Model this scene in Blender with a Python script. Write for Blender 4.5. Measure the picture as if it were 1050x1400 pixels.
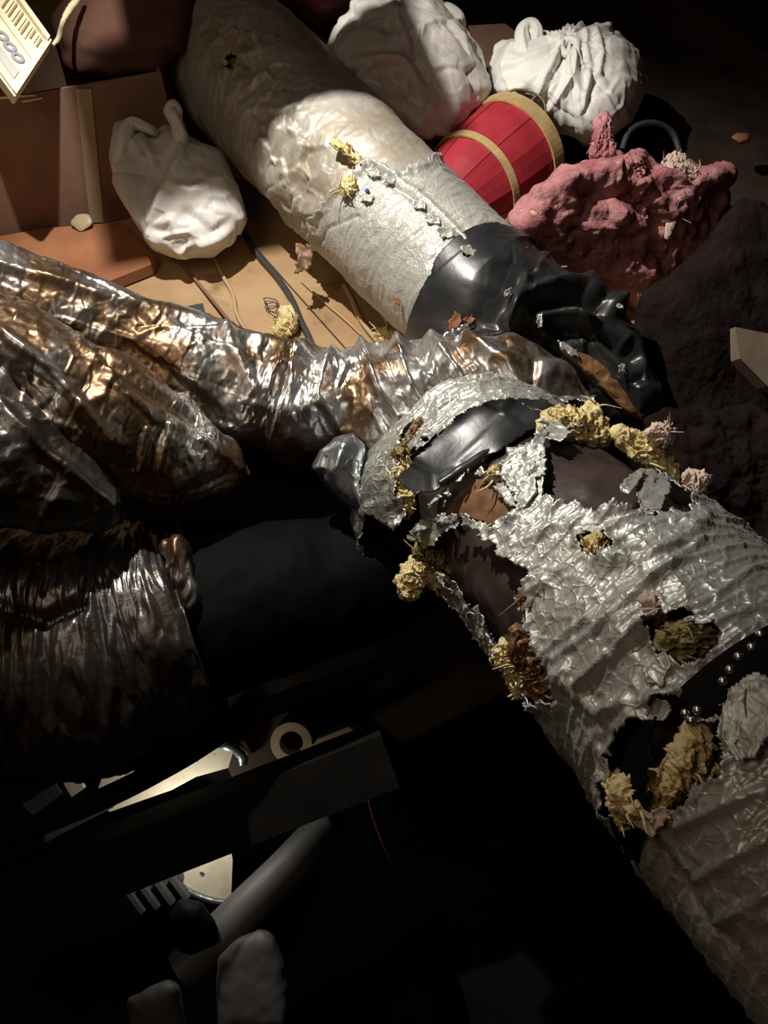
import bpy, math, random
import numpy as np
from mathutils import Vector, Matrix, Quaternion

for o in list(bpy.data.objects):
    bpy.data.objects.remove(o)
random.seed(7)
sc = bpy.context.scene
COL = sc.collection
R = math.radians

# ------------------------------------------------------------------ camera
FPX, PITCH = 1011.0, R(55)
CAM = np.array([0.0, 0.0, 1.15])
cd = bpy.data.cameras.new('camera')
cd.sensor_fit = 'VERTICAL'; cd.sensor_height = 36.0; cd.lens = 36.0 * FPX / 1400.0
cd.clip_start = 0.02
cam = bpy.data.objects.new('camera', cd); COL.objects.link(cam)
cam.location = CAM; cam.rotation_euler = (math.pi / 2 - PITCH, 0, 0)
sc.camera = cam
RT = np.array([1.0, 0, 0])
UP = np.array([0, math.sin(PITCH), math.cos(PITCH)])
FW = np.array([0, math.cos(PITCH), -math.sin(PITCH)])

# ------------------------------------------------------------------ world, lights, exposure
w = bpy.data.worlds.new('world'); sc.world = w; w.use_nodes = True
w.node_tree.nodes['Background'].inputs[0].default_value = (1.0, 0.72, 0.52, 1)
w.node_tree.nodes['Background'].inputs[1].default_value = 0.012
sc.view_settings.view_transform = 'Standard'
sc.view_settings.look = 'None'
sc.view_settings.exposure = 0.35
sc.view_settings.gamma = 1.0
sc.view_settings.use_curve_mapping = False


def P(u, v, d):
    """point seen at pixel (u, v) of the 1050x1400 frame, at depth d along the view axis"""
    return CAM + d * (FW + (u - 525.0) / FPX * RT + (700.0 - v) / FPX * UP)


def PZ(u, v, z):
    r = FW + (u - 525.0) / FPX * RT + (700.0 - v) / FPX * UP
    return CAM + r * ((z - CAM[2]) / r[2])


def spot(name, loc, target, energy, color, size_deg, blend, radius):
    l = bpy.data.lights.new(name, 'SPOT')
    l.energy = energy; l.color = color; l.spot_size = R(size_deg); l.spot_blend = blend; l.shadow_soft_size = radius
    o = bpy.data.objects.new(name, l); COL.objects.link(o)
    o.location = loc
    o.rotation_euler = (Vector(target) - Vector(loc)).to_track_quat('-Z', 'Y').to_euler()
    return o


LIGHT_POS = (-0.46, 1.40, 1.44)
spot('flashlight_beam', LIGHT_POS, (-0.08, 1.26, 0.0), 84, (1.0, 0.95, 0.86), 97, 0.6, 0.012)
bl = bpy.data.lights.new('bulb_light', 'POINT'); bl.energy = 12; bl.color = (1.0, 0.78, 0.59); bl.shadow_soft_size = 0.40
bo = bpy.data.objects.new('bulb_light', bl); COL.objects.link(bo); bo.location = (-1.0, 0.3, 1.85)


# ------------------------------------------------------------------ noise
def _hash(ix, iy, iz, s):
    h = (ix.astype(np.int64) * 374761393 + iy.astype(np.int64) * 668265263 + iz.astype(np.int64) * 2147483647 + s * 144269504) & 0xffffffff
    h = ((h ^ (h >> 13)) * 1274126177) & 0xffffffff
    h = ((h ^ (h >> 16)) * 2246822519) & 0xffffffff
    return (h ^ (h >> 15)) & 0xffffffff


_G = np.random.RandomState(3).normal(size=(256, 3)); _G /= np.linalg.norm(_G, axis=1)[:, None]


def noise(p, s=0):
    p = np.asarray(p, float); i = np.floor(p); f = p - i; i = i.astype(np.int64)
    u = f * f * f * (f * (f * 6 - 15) + 10)
    out = 0
    for dx in (0, 1):
        wx = u[..., 0] if dx else 1 - u[..., 0]
        for dy in (0, 1):
            wy = u[..., 1] if dy else 1 - u[..., 1]
            for dz in (0, 1):
                wz = u[..., 2] if dz else 1 - u[..., 2]
                g = _G[_hash(i[..., 0] + dx, i[..., 1] + dy, i[..., 2] + dz, s) & 255]
                dot = g[..., 0] * (f[..., 0] - dx) + g[..., 1] * (f[..., 1] - dy) + g[..., 2] * (f[..., 2] - dz)
                out = out + wx * wy * wz * dot
    return out * 1.6


def fbm(p, s=0, o=4, g=0.5):
    a, out, p = 1.0, 0, np.asarray(p, float)
    for k in range(o):
        out = out + a * noise(p, s + k * 17); p = p * 2.03 + 3.1; a *= g
    return out


def ridged(p, s=0, o=3):
    a, out, p = 1.0, 0, np.asarray(p, float)
    for k in range(o):
        out = out + a * (1 - 2 * np.abs(noise(p, s + k * 13))); p = p * 2.1 + 1.7; a *= 0.5
    return out


def worley(p, s=0):
    """F1, F2 and a faceted crumple height"""
    p = np.asarray(p, float); sh = p.shape[:-1]; p = p.reshape(-1, 3)
    i = np.floor(p).astype(np.int64)
    f1 = np.full(len(p), 9.0); f2 = np.full(len(p), 9.0); ht = np.zeros(len(p))
    for dx in (-1, 0, 1):
        for dy in (-1, 0, 1):
            for dz in (-1, 0, 1):
                c = i + np.array([dx, dy, dz])
                h = _hash(c[:, 0], c[:, 1], c[:, 2], s)
                q = c + np.stack([(h & 1023) / 1023., ((h >> 10) & 1023) / 1023., ((h >> 20) & 1023) / 1023.], 1)
                v = p - q; d = np.sqrt((v * v).sum(1))
                g = _G[(h >> 5) & 255]
                near = d < f1
                f2 = np.where(near, f1, np.minimum(f2, d))
                ht = np.where(near, (v * g).sum(1), ht)
                f1 = np.where(near, d, f1)
    return f1.reshape(sh), f2.reshape(sh), ht.reshape(sh)


def sstep(a, b, x):
    t = np.clip((x - a) / (b - a), 0, 1); return t * t * (3 - 2 * t)


def crumple(p, s=0, w=0.14):
    f1, f2, h = worley(p, s)
    e = sstep(0, w, f2 - f1)
    return h * e + 0.10 * (1 - e)


# ------------------------------------------------------------------ pixel helpers
def proj(V):
    q = np.asarray(V) - CAM
    d = q @ FW
    return np.stack([525 + FPX * (q @ RT) / d, 700 - FPX * (q @ UP) / d], -1), d


def seg_dist(px, a, b):
    a = np.array(a, float); b = np.array(b, float); ab = b - a
    t = np.clip(((px - a) @ ab) / max(ab @ ab, 1e-9), 0, 1)
    return np.linalg.norm(px - a - t[..., None] * ab, axis=-1)


def line_dist(px, pts):
    return np.min([seg_dist(px, pts[k], pts[k + 1]) for k in range(len(pts) - 1)], axis=0)


def poly_sd(px, poly):
    """signed distance in pixels, negative inside"""
    n = len(poly); d = np.full(px.shape[:-1], 1e9); ins = np.zeros(px.shape[:-1], bool)
    for k in range(n):
        a, b = poly[k], poly[(k + 1) % n]
        d = np.minimum(d, seg_dist(px, a, b))
        c = (a[1] > px[..., 1]) != (b[1] > px[..., 1])
        xx = (b[0] - a[0]) * (px[..., 1] - a[1]) / ((b[1] - a[1]) if b[1] != a[1] else 1e-9) + a[0]
        ins ^= c & (px[..., 0] < xx)
    return np.where(ins, -d, d)


# ------------------------------------------------------------------ mesh building
LOC = {}


def vnorm(V, F):
    n = np.zeros_like(V)
    a = V[F[:, 2]] - V[F[:, 0]]; b = V[F[:, 3 if F.shape[1] == 4 else 1]] - V[F[:, 1 if F.shape[1] == 4 else 0]]
    fn = np.cross(a, b)
    for k in range(F.shape[1]):
        np.add.at(n, F[:, k], fn)
    return n / np.maximum(np.linalg.norm(n, axis=1), 1e-12)[:, None]


def mkmesh(name, V, F, smooth=True):
    """V (n,3); F an int array (m,3|4) or a list of index lists"""
    me = bpy.data.meshes.new(name)
    V = np.asarray(V, float)
    if isinstance(F, np.ndarray):
        used = np.zeros(len(V), bool); used[F.ravel()] = True
        if not used.all():
            idx = np.cumsum(used) - 1; V = V[used]; F = idx[F]
        m, k = F.shape
        me.vertices.add(len(V)); me.vertices.foreach_set('co', V.astype(np.float32).ravel())
        me.loops.add(m * k); me.loops.foreach_set('vertex_index', F.astype(np.int32).ravel())
        me.polygons.add(m); me.polygons.foreach_set('loop_start', np.arange(0, m * k, k, dtype=np.int32))
        me.update(calc_edges=True)
    else:
        me.from_pydata([tuple(v) for v in V], [], F)
    me.validate()
    me.polygons.foreach_set('use_smooth', [smooth] * len(me.polygons))
    me.update()
    return me


def add(name, V, F, mat, parent=None, smooth=True, solid=0.0, origin=None):
    """one mesh object; V in world coordinates"""
    V = np.asarray(V, float)
    if parent is not None:
        off = LOC[parent.name]
    elif origin is not None:
        off = np.array(origin, float)
    else:
        off = np.array([(V[:, 0].min() + V[:, 0].max()) / 2, (V[:, 1].min() + V[:, 1].max()) / 2, V[:, 2].min()])
    me = mkmesh(name, V - off, F, smooth)
    me.materials.append(mat)
    o = bpy.data.objects.new(name, me); COL.objects.link(o)
    if parent is not None:
        o.parent = parent; LOC[o.name] = off
    else:
        o.location = off; LOC[o.name] = off
    if solid:
        s = o.modifiers.new('thickness', 'SOLIDIFY'); s.thickness = solid; s.offset = -1
    return o


def tag(o, label=None, cat=None, group=None, kind=None):
    if label: o['label'] = label
    if cat: o['category'] = cat
    if group: o['group'] = group
    if kind: o['kind'] = kind
    return o


def thing(name, loc, label, cat, group=None):
    o = bpy.data.objects.new(name, None); COL.objects.link(o)
    o.location = loc; o.empty_display_size = 0.05
    LOC[o.name] = np.array(loc, float)
    return tag(o, label, cat, group)


def gridF(n, m, closed=True):
    i, j = np.meshgrid(np.arange(n - 1), np.arange(m if closed else m - 1), indexing='ij')
    j2 = (j + 1) % m
    return np.stack([i * m + j, i * m + j2, (i + 1) * m + j2, (i + 1) * m + j], -1).reshape(-1, 4)


def resample(pts, vals, n):
    """Catmull-Rom through pts, evenly spaced by arc length"""
    p = np.array(pts, float); v = np.array(vals, float)
    q = np.vstack([2 * p[0] - p[1], p, 2 * p[-1] - p[-2]]); vv = np.concatenate([[v[0]], v, [v[-1]]])
    out, ov = [], []
    for k in range(1, len(q) - 2):
        for t in np.linspace(0, 1, 40, endpoint=False):
            a, b, c, d = q[k - 1], q[k], q[k + 1], q[k + 2]
            out.append(0.5 * (2 * b + (c - a) * t + (2 * a - 5 * b + 4 * c - d) * t * t + (3 * b - a - 3 * c + d) * t ** 3))
            tt = t * t * (3 - 2 * t); ov.append(vv[k] * (1 - tt) + vv[k + 1] * tt)
    out.append(p[-1]); ov.append(v[-1])
    out = np.array(out); ov = np.array(ov)
    s = np.concatenate([[0], np.cumsum(np.linalg.norm(np.diff(out, axis=0), axis=1))])
    e = np.linspace(0, s[-1], n)
    return np.stack([np.interp(e, s, out[:, k]) for k in range(3)], 1), np.interp(e, s, ov), e


class Tube:
    def __init__(self, pts, radii, nl, na, ref=(0, 0, 1)):
        C, r, s = resample(pts, radii, nl)
        T = np.gradient(C, axis=0); T /= np.linalg.norm(T, axis=1)[:, None]
        A = np.zeros_like(C); a = np.array(ref, float)
        for k in range(nl):
            a = a - T[k] * (a @ T[k]); a /= np.linalg.norm(a); A[k] = a
        B = np.cross(T, A)
        th = np.linspace(0, 2 * math.pi, na, endpoint=False)
        self.rad = A[:, None, :] * np.cos(th)[None, :, None] + B[:, None, :] * np.sin(th)[None, :, None]
        self.C, self.r, self.T = C, r, T
        self.s = np.repeat(s[:, None], na, 1); self.th = np.repeat(th[None], nl, 0)
        self.nl, self.na = nl, na
        # seamless domain for noise: arc length plus ring position
        self.dom = np.stack([self.s, r[:, None] * np.cos(th)[None] * 1.0, r[:, None] * np.sin(th)[None] * 1.0], -1)
        self.V0 = C[:, None, :] + self.rad * r[:, None, None]
        self.h = np.zeros((nl, na))
        self.F = gridF(nl, na)
        px, _ = proj(self.V0); self.px = px
        self.front = ((self.V0 - CAM) * self.rad).sum(-1) < 0

    def V(self):
        return (self.V0 + self.rad * self.h[..., None]).reshape(-1, 3)

    def lines(self, ls):
        """sculpt ridges (or grooves) running along pixel polylines on the side facing the viewer"""
        for pts, wd, amp in ls:
            d = line_dist(self.px, pts)
            self.h += np.where(self.front, amp * np.exp(-(d / wd) ** 2), 0)

    def cut(self, polys, rough=9, sc_=60, curl=0.012, cw=16, seed=5):
        """vertex mask to keep; edges of the tear lift outwards"""
        keep = np.ones((self.nl, self.na), bool)
        n = fbm(self.dom * sc_, seed, 4, 0.6) * rough
        for po in polys:
            d = poly_sd(self.px, po) + n
            self.h += np.where(self.front, curl * np.exp(-np.maximum(d, 0) / cw) * (0.55 + noise(self.dom * 25, seed + 3)), 0)
            keep &= ~((d < 0) & self.front)
        return keep

    def masked(self, keep):
        k = keep.ravel()
        return self.F[k[self.F].sum(1) >= 3]


def blob(outline, c, d, tf, tb, nlat=90, nlon=150, e=0.85, skew=(0, 0)):
    """closed body whose outline from the front is the polygon; tf/tb depth to the front and back.
    Returns V, F, N."""
    ol = np.array(outline, float); c = np.array(c, float)
    an = np.linspace(0, 2 * math.pi, nlon, endpoint=False)
    Rr = np.zeros(nlon)
    for k, a in enumerate(an):
        dr = np.array([math.cos(a), math.sin(a)]); best = 0
        for i in range(len(ol)):
            p, q = ol[i] - c, ol[(i + 1) % len(ol)] - c
            m = np.array([[dr[0], p[0] - q[0]], [dr[1], p[1] - q[1]]])
            det = np.linalg.det(m)
            if abs(det) < 1e-9: continue
            t, u = np.linalg.solve(m, p)
            if t > best and -1e-6 <= u <= 1 + 1e-6: best = t
        Rr[k] = best
    Rr = (np.roll(Rr, 1) + 2 * Rr + np.roll(Rr, -1)) / 4
    po = np.linspace(0.0, math.pi, nlat)
    rho = np.sin(po) ** e; z = np.cos(po)
    z = np.sign(z) * np.abs(z) ** e
    U = c[0] + rho[:, None] * Rr * np.cos(an); Vv = c[1] + rho[:, None] * Rr * np.sin(an)
    dep = d - np.where(z > 0, z * tf, z * tb)[:, None] + (skew[0] * (U - c[0]) + skew[1] * (Vv - c[1])) / FPX
    q = FW + ((U - 525.0) / FPX)[..., None] * RT + ((700.0 - Vv) / FPX)[..., None] * UP
    V = (CAM + dep[..., None] * q).reshape(-1, 3)
    F = gridF(nlat, nlon)[:, ::-1].copy()
    # outward orientation
    N = vnorm(V, F)
    ctr = V.mean(0)
    if ((V - ctr) * N).sum() < 0:
        F = F[:, ::-1].copy(); N = -N
    N[:nlon] = -(FW); N[-nlon:] = FW
    return V, F, N


def bsculpt(V, N, ls):
    px, _ = proj(V); fr = ((V - CAM) * N).sum(1) < 0
    h = np.zeros(len(V))
    for pts, wd, amp in ls:
        h += np.where(fr, amp * np.exp(-(line_dist(px, pts) / wd) ** 2), 0)
    return V + N * h[:, None]


def tuft(name, outline, c, d, th, mat, parent, seed=0, amp=0.0065, freq=62, strands=12, res=(60, 96)):
    """a ragged clump of fibreglass with loose strands"""
    V, F, N = blob(outline, c, d, th * 0.7, th, res[0], res[1], 0.8)
    st_ = np.array([1.5, 0.6, 0.8]) if seed % 2 else np.array([0.6, 1.4, 1.1])
    V = V + N * (amp * (fbm(V * freq * st_, seed, 4, 0.65) + 0.7 * ridged(V * freq * 2.6 * st_, seed + 5, 2)))[:, None]
    Vs, Fs, base = [V], [F], len(V)
    rs = np.random.RandomState(seed + 50)
    for k in range(strands):
        p = V[rs.randint(len(V) // 8, len(V) // 2)]
        dr = rs.normal(size=3) * 0.5 - FW * 0.3 + np.array([0, 0, 0.3]); dr /= np.linalg.norm(dr)
        L = rs.uniform(0.012, 0.03)
        pts = [p - dr * 0.005, p + dr * L * 0.5 + rs.normal(size=3) * 0.004, p + dr * L + rs.normal(size=3) * 0.007]
        t = Tube(pts, [0.0018, 0.0015, 0.0005], 8, 5, ref=rs.normal(size=3))
        Vs.append(t.V()); Fs.append(t.F + base); base += len(t.V())
    return add(name, np.vstack(Vs), np.vstack(Fs), mat, parent)


def prism(poly, z0, z1):
    """world-space polygon (x, y) extruded from z0 to z1"""
    n = len(poly)
    V = [(x, y, z0) for x, y in poly] + [(x, y, z1) for x, y in poly]
    F = [list(range(n))[::-1], list(range(n, 2 * n))] + [[k, (k + 1) % n, n + (k + 1) % n, n + k] for k in range(n)]
    return np.array(V), F


def box(c, s, rz=0.0, M=None):
    """centre, full sizes, turned about z or by matrix"""
    q = np.array([[x, y, z] for x in (-.5, .5) for y in (-.5, .5) for z in (-.5, .5)]) * np.array(s)
    if M is None:
        M = np.array([[math.cos(rz), -math.sin(rz), 0], [math.sin(rz), math.cos(rz), 0], [0, 0, 1]])
    V = q @ np.array(M).T + np.array(c)
    F = [[0, 1, 3, 2], [4, 6, 7, 5], [0, 4, 5, 1], [2, 3, 7, 6], [0, 2, 6, 4], [1, 5, 7, 3]]
    return V, F


def beam(a, b, wd, ht, up=(0, 0, 1)):
    a = np.array(a, float); b = np.array(b, float); t = b - a; L = np.linalg.norm(t); t /= L
    s = np.cross(np.array(up, float), t); s /= np.linalg.norm(s); u = np.cross(t, s)
    return box((a + b) / 2, (L, wd, ht), M=np.stack([t, s, u], 1))


def slab_px(poly, z, th):
    pts = [PZ(u, v, z) for u, v in poly]
    return prism([(p[0], p[1]) for p in pts], z - th, z)


def plate_px(poly, d, th, tilt=(0, 0)):
    """flat plate seen as the polygon at depth d, tilted, with a real thickness"""
    fr = [P(u, v, d + tilt[0] * (u - poly[0][0]) / FPX + tilt[1] * (v - poly[0][1]) / FPX) for u, v in poly]
    n = len(fr)
    nn = np.cross(fr[1] - fr[0], fr[2] - fr[0]); nn /= np.linalg.norm(nn)
    if nn @ FW < 0: nn = -nn
    V = np.array(fr + [p + nn * th for p in fr])
    F = [list(range(n)), list(range(n, 2 * n))[::-1]] + [[k, n + k, n + (k + 1) % n, (k + 1) % n] for k in range(n)]
    return V, F


# ------------------------------------------------------------------ materials
def mat(name, c1, rough=0.6, metal=0.0, c2=None, cs=8.0, cpos=(0.4, 0.62), bump=None, spec=0.5, stretch=(1, 1, 1),
        rough2=None, c3=None, c3s=40.0, c3pos=(0.62, 0.7), coat=0.0, sss=0.0, detail=5.0, transm=0.0, alpha=1.0, vor=None):
    m = bpy.data.materials.new(name); m.use_nodes = True
    nt = m.node_tree; N, L = nt.nodes, nt.links
    b = N['Principled BSDF']
    tc = N.new('ShaderNodeTexCoord'); mp = N.new('ShaderNodeMapping')
    mp.inputs['Scale'].default_value = stretch
    L.new(tc.outputs['Object'], mp.inputs['Vector'])

    def nz(scale, det=5.0, ro=0.6):
        n = N.new('ShaderNodeTexNoise'); n.inputs['Scale'].default_value = scale
        n.inputs['Detail'].default_value = det; n.inputs['Roughness'].default_value = ro
        L.new(mp.outputs['Vector'], n.inputs['Vector']); return n

    def ramp(src, lo, hi):
        r = N.new('ShaderNodeMapRange'); r.inputs['From Min'].default_value = lo; r.inputs['From Max'].default_value = hi
        L.new(src, r.inputs['Value']); return r.outputs['Result']

    b.inputs['Base Color'].default_value = (*c1, 1)
    col = None
    if c2 is not None:
        mx = N.new('ShaderNodeMix'); mx.data_type = 'RGBA'
        mx.inputs['A'].default_value = (*c1, 1); mx.inputs['B'].default_value = (*c2, 1)
        f = ramp(nz(cs, detail).outputs['Fac'], *cpos); L.new(f, mx.inputs['Factor'])
        col = mx.outputs['Result']
        if rough2 is not None:
            mr = N.new('ShaderNodeMix'); mr.inputs['A'].default_value = rough; mr.inputs['B'].default_value = rough2
            L.new(f, mr.inputs['Factor']); L.new(mr.outputs['Result'], b.inputs['Roughness'])
    if c3 is not None:
        m2 = N.new('ShaderNodeMix'); m2.data_type = 'RGBA'
        if col: L.new(col, m2.inputs['A'])
        else: m2.inputs['A'].default_value = (*c1, 1)
        m2.inputs['B'].default_value = (*c3, 1)
        L.new(ramp(nz(c3s, 3).outputs['Fac'], *c3pos), m2.inputs['Factor']); col = m2.outputs['Result']
    if col: L.new(col, b.inputs['Base Color'])
    if not (c2 is not None and rough2 is not None):
        b.inputs['Roughness'].default_value = rough
    b.inputs['Metallic'].default_value = metal
    b.inputs['Specular IOR Level'].default_value = spec
    b.inputs['Coat Weight'].default_value = coat
    if sss:
        b.inputs['Subsurface Weight'].default_value = sss; b.inputs['Subsurface Radius'].default_value = (0.02, 0.015, 0.01)
    b.inputs['Transmission Weight'].default_value = transm
    b.inputs['Alpha'].default_value = alpha
    last = None
    for bp in (bump or []):
        kind, scale, strength, dist = bp
        if kind == 'v':
            n = N.new('ShaderNodeTexVoronoi'); n.feature = 'DISTANCE_TO_EDGE'; n.inputs['Scale'].default_value = scale
            L.new(mp.outputs['Vector'], n.inputs['Vector']); out = ramp(n.outputs['Distance'], 0.0, 0.25)
        elif kind == 'r':   # raised veins
            n = N.new('ShaderNodeTexVoronoi'); n.feature = 'DISTANCE_TO_EDGE'; n.inputs['Scale'].default_value = scale
            wn = nz(25, 2); wm = N.new('ShaderNodeVectorMath'); wm.operation = 'MULTIPLY_ADD'
            wm.inputs[1].default_value = (0.02, 0.02, 0.02)
            L.new(wn.outputs['Color'], wm.inputs[0]); L.new(mp.outputs['Vector'], wm.inputs[2]); L.new(wm.outputs[0], n.inputs['Vector'])
            out = ramp(n.outputs['Distance'], 0.13, 0.0)
        elif kind == 'c':   # creased facets
            n = N.new('ShaderNodeTexVoronoi'); n.feature = 'F1'; n.inputs['Scale'].default_value = scale
            L.new(mp.outputs['Vector'], n.inputs['Vector']); out = n.outputs['Distance']
        else:
            n = nz(scale, 4.0); out = n.outputs['Fac']
        bn = N.new('ShaderNodeBump'); bn.inputs['Strength'].default_value = strength; bn.inputs['Distance'].default_value = dist
        L.new(out, bn.inputs['Height'])
        if last: L.new(last, bn.inputs['Normal'])
        last = bn.outputs['Normal']
    if last: L.new(last, b.inputs['Normal'])
    return m


SILVER = mat('aged_foil_kraft', (0.52, 0.525, 0.49), 0.40, 0.55, (0.40, 0.40, 0.36), 14, (0.4, 0.65), [('r', 62, 0.28, 0.002), ('n', 140, 0.4, 0.002)], rough2=0.52, c3=(0.16, 0.13, 0.08), c3s=35, c3pos=(0.68, 0.78))
FOILB = mat('bright_crinkled_foil', (0.66, 0.66, 0.63), 0.30, 0.85, (0.52, 0.52, 0.48), 18, (0.4, 0.65), [('r', 70, 0.35, 0.002), ('n', 120, 0.4, 0.002)], rough2=0.38)
SILVER_B = mat('wrinkled_foil_kraft', (0.50, 0.495, 0.455), 0.50, 0.35, (0.40, 0.39, 0.345), 10, (0.4, 0.65), [('r', 95, 0.35, 0.0015), ('n', 120, 0.4, 0.002)], rough2=0.58, c3=(0.25, 0.22, 0.16), c3s=50, c3pos=(0.68, 0.8))
SILVER_OLD = mat('old_shaded_foil_kraft', (0.46, 0.44, 0.395), 0.50, 0.3, (0.34, 0.29, 0.225), 7, (0.42, 0.6), [('n', 80, 0.5, 0.003)], rough2=0.6)  # older foil; its tan tone also stands for the shadow band
MYLAR = mat('amber_mylar_foil', (0.56, 0.55, 0.53), 0.26, 0.88, (0.17, 0.108, 0.062), 5, (0.38, 0.50), [('n', 70, 0.3, 0.002)], rough2=0.40)
MYLAR_S = mat('lit_mylar_foil', (0.66, 0.65, 0.63), 0.26, 0.85, (0.24, 0.155, 0.09), 9, (0.46, 0.56), [('n', 70, 0.3, 0.002)], rough2=0.36)  # paler copy of the foil standing in for lit ribs
MYLAR_D = mat('dusty_shaded_mylar_foil', (0.17, 0.168, 0.165), 0.30, 0.9, (0.075, 0.06, 0.048), 6, (0.40, 0.58), [('n', 60, 0.4, 0.004)], rough2=0.45)  # dust, plus a darker tone standing in for shade
TAPE = mat('silver_tape', (0.50, 0.54, 0.58), 0.28, 0.9, (0.36, 0.39, 0.42), 20, bump=[('n', 60, 0.4, 0.003)])
BLACKP = mat('black_plastic_film', (0.017, 0.018, 0.019), 0.34, 0.0, (0.026, 0.027, 0.028), 20, bump=[('n', 60, 0.2, 0.002)], spec=0.5)
BLACKD = mat('dull_black_plastic', (0.004, 0.004, 0.005), 0.7, 0.0, bump=[('n', 30, 0.4, 0.004)], spec=0.06)
BLACKW = mat('black_timber', (0.006, 0.0055, 0.005), 0.9, 0.0, (0.010, 0.008, 0.007), 20, spec=0.15)  # near-black tone for the joist, pipe and platform edge
LINER = mat('brown_liner_film', (0.05, 0.033, 0.028), 0.42, 0.0, (0.028, 0.02, 0.018), 9, bump=[('n', 30, 0.4, 0.004)], spec=0.4)
AMBER = mat('amber_paper', (0.22, 0.11, 0.045), 0.5, 0.0, (0.12, 0.055, 0.02), 18, bump=[('n', 40, 0.5, 0.004)])
YELLOW = mat('yellow_fibreglass', (0.86, 0.75, 0.42), 0.9, 0.0, (0.66, 0.51, 0.22), 45, (0.35, 0.65), [('n', 160, 0.9, 0.004)], spec=0.1, stretch=(1, 1.6, 1))
OLIVE = mat('dusty_fibreglass', (0.42, 0.36, 0.16), 0.9, 0.0, (0.20, 0.15, 0.07), 40, (0.35, 0.65), [('n', 150, 0.9, 0.004)], spec=0.1)
PINK = mat('pink_fibreglass', (0.55, 0.28, 0.285), 0.9, 0.0, (0.36, 0.125, 0.13), 22, (0.35, 0.65), [('n', 110, 0.8, 0.006)], spec=0.1, c3=(0.8, 0.6, 0.5), c3s=45, c3pos=(0.66, 0.76))
PINKD = mat('shaded_insulation', (0.022, 0.014, 0.0125), 0.95, 0.0, (0.012, 0.008, 0.0075), 15, (0.35, 0.65), [('n', 70, 0.8, 0.008)], spec=0.05)  # near-black copy of the insulation, shade put into the colour
PALE = mat('pale_fibres', (0.60, 0.45, 0.38), 0.8, 0.0, bump=[('n', 120, 0.7, 0.004)])
BAG = mat('white_bag_film', (0.74, 0.72, 0.69), 0.42, 0.0, (0.66, 0.63, 0.60), 9, bump=[('n', 28, 0.35, 0.006)], spec=0.35)
BAG2 = mat('grey_bag_film', (0.66, 0.63, 0.60), 0.36, 0.0, (0.48, 0.44, 0.40), 7, bump=[('n', 24, 0.4, 0.006)], spec=0.4)
BAGW = mat('tied_bag_film', (0.80, 0.78, 0.74), 0.48, 0.0, bump=[('n', 30, 0.35, 0.005)], spec=0.3)
RED = mat('red_painted_veneer', (0.42, 0.034, 0.05), 0.42, 0.0, (0.34, 0.024, 0.036), 12, bump=[('n', 40, 0.15, 0.002)])
GOLD = mat('gold_painted_band', (0.60, 0.44, 0.20), 0.48, 0.1, (0.48, 0.34, 0.15), 25, bump=[('n', 90, 0.25, 0.002)])
WIRE = mat('bronze_wire', (0.35, 0.25, 0.11), 0.4, 0.8)
CARD = mat('brown_cardboard', (0.25, 0.145, 0.10), 0.85, 0.0, (0.20, 0.115, 0.08), 6, bump=[('n', 60, 0.2, 0.003)], spec=0.15)
CARDT = mat('packing_tape', (0.36, 0.27, 0.17), 0.4, 0.0, spec=0.4)
PRINT = mat('cream_printed_card', (0.86, 0.76, 0.52), 0.7, 0.0, (0.78, 0.67, 0.43), 30, bump=[('n', 60, 0.2, 0.002)])
INKG = mat('grey_ink', (0.30, 0.30, 0.36), 0.7)
INKL = mat('pale_grey_ink', (0.45, 0.43, 0.42), 0.7)
LEATH = mat('brown_hide', (0.13, 0.065, 0.048), 0.8, 0.0, (0.10, 0.045, 0.032), 6, bump=[('n', 50, 0.2, 0.003)], spec=0.12)
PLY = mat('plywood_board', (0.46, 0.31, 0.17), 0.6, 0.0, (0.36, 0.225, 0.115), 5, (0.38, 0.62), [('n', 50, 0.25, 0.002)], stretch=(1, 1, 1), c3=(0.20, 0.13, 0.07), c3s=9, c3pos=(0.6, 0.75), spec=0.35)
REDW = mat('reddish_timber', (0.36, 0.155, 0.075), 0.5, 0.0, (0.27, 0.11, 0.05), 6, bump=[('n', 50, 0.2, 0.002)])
DARKW = mat('dark_timber_and_shade', (0.060, 0.040, 0.030), 0.85, 0.0, (0.035, 0.024, 0.018), 8, bump=[('n', 40, 0.4, 0.004)], spec=0.2)
BROWNW = mat('brown_attic_boards', (0.20, 0.115, 0.06), 0.8, 0.0, (0.14, 0.075, 0.04), 6, bump=[('n', 30, 0.3, 0.004)], spec=0.2)
BEIGE = mat('pale_pine', (0.50, 0.37, 0.25), 0.7, 0.0, (0.42, 0.30, 0.19), 18)
CREAM = mat('stained_plasterboard', (0.74, 0.68, 0.55), 0.75, 0.0, (0.55, 0.48, 0.36), 14, (0.45, 0.7), c3=(0.12, 0.10, 0.07), c3s=55, c3pos=(0.68, 0.74))
GREYM = mat('dull_grey_sheet', (0.10, 0.10, 0.105), 0.6, 0.2, (0.075, 0.075, 0.08), 12)
CABLEK = mat('black_cable_sheath', (0.05, 0.05, 0.055), 0.4)
CABLEB = mat('tan_cable_sheath', (0.46, 0.33, 0.18), 0.5)
STEEL = mat('zinc_rivet', (0.62, 0.62, 0.62), 0.3, 1.0)
LEAF = mat('brown_leaf', (0.30, 0.11, 0.04), 0.6, 0.0, (0.20, 0.07, 0.03), 60)
BLUE = mat('blue_ink', (0.02, 0.02, 0.30), 0.5)
VOID = mat('unlit_void_black', (0.010, 0.009, 0.009), 0.95, 0.0, (0.005, 0.005, 0.005), 6, spec=0.05)  # black tone stands in for the lack of light below
DKRED = mat('dark_red_cloth', (0.16, 0.03, 0.03), 0.8, 0.0, (0.10, 0.02, 0.02), 9)
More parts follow.
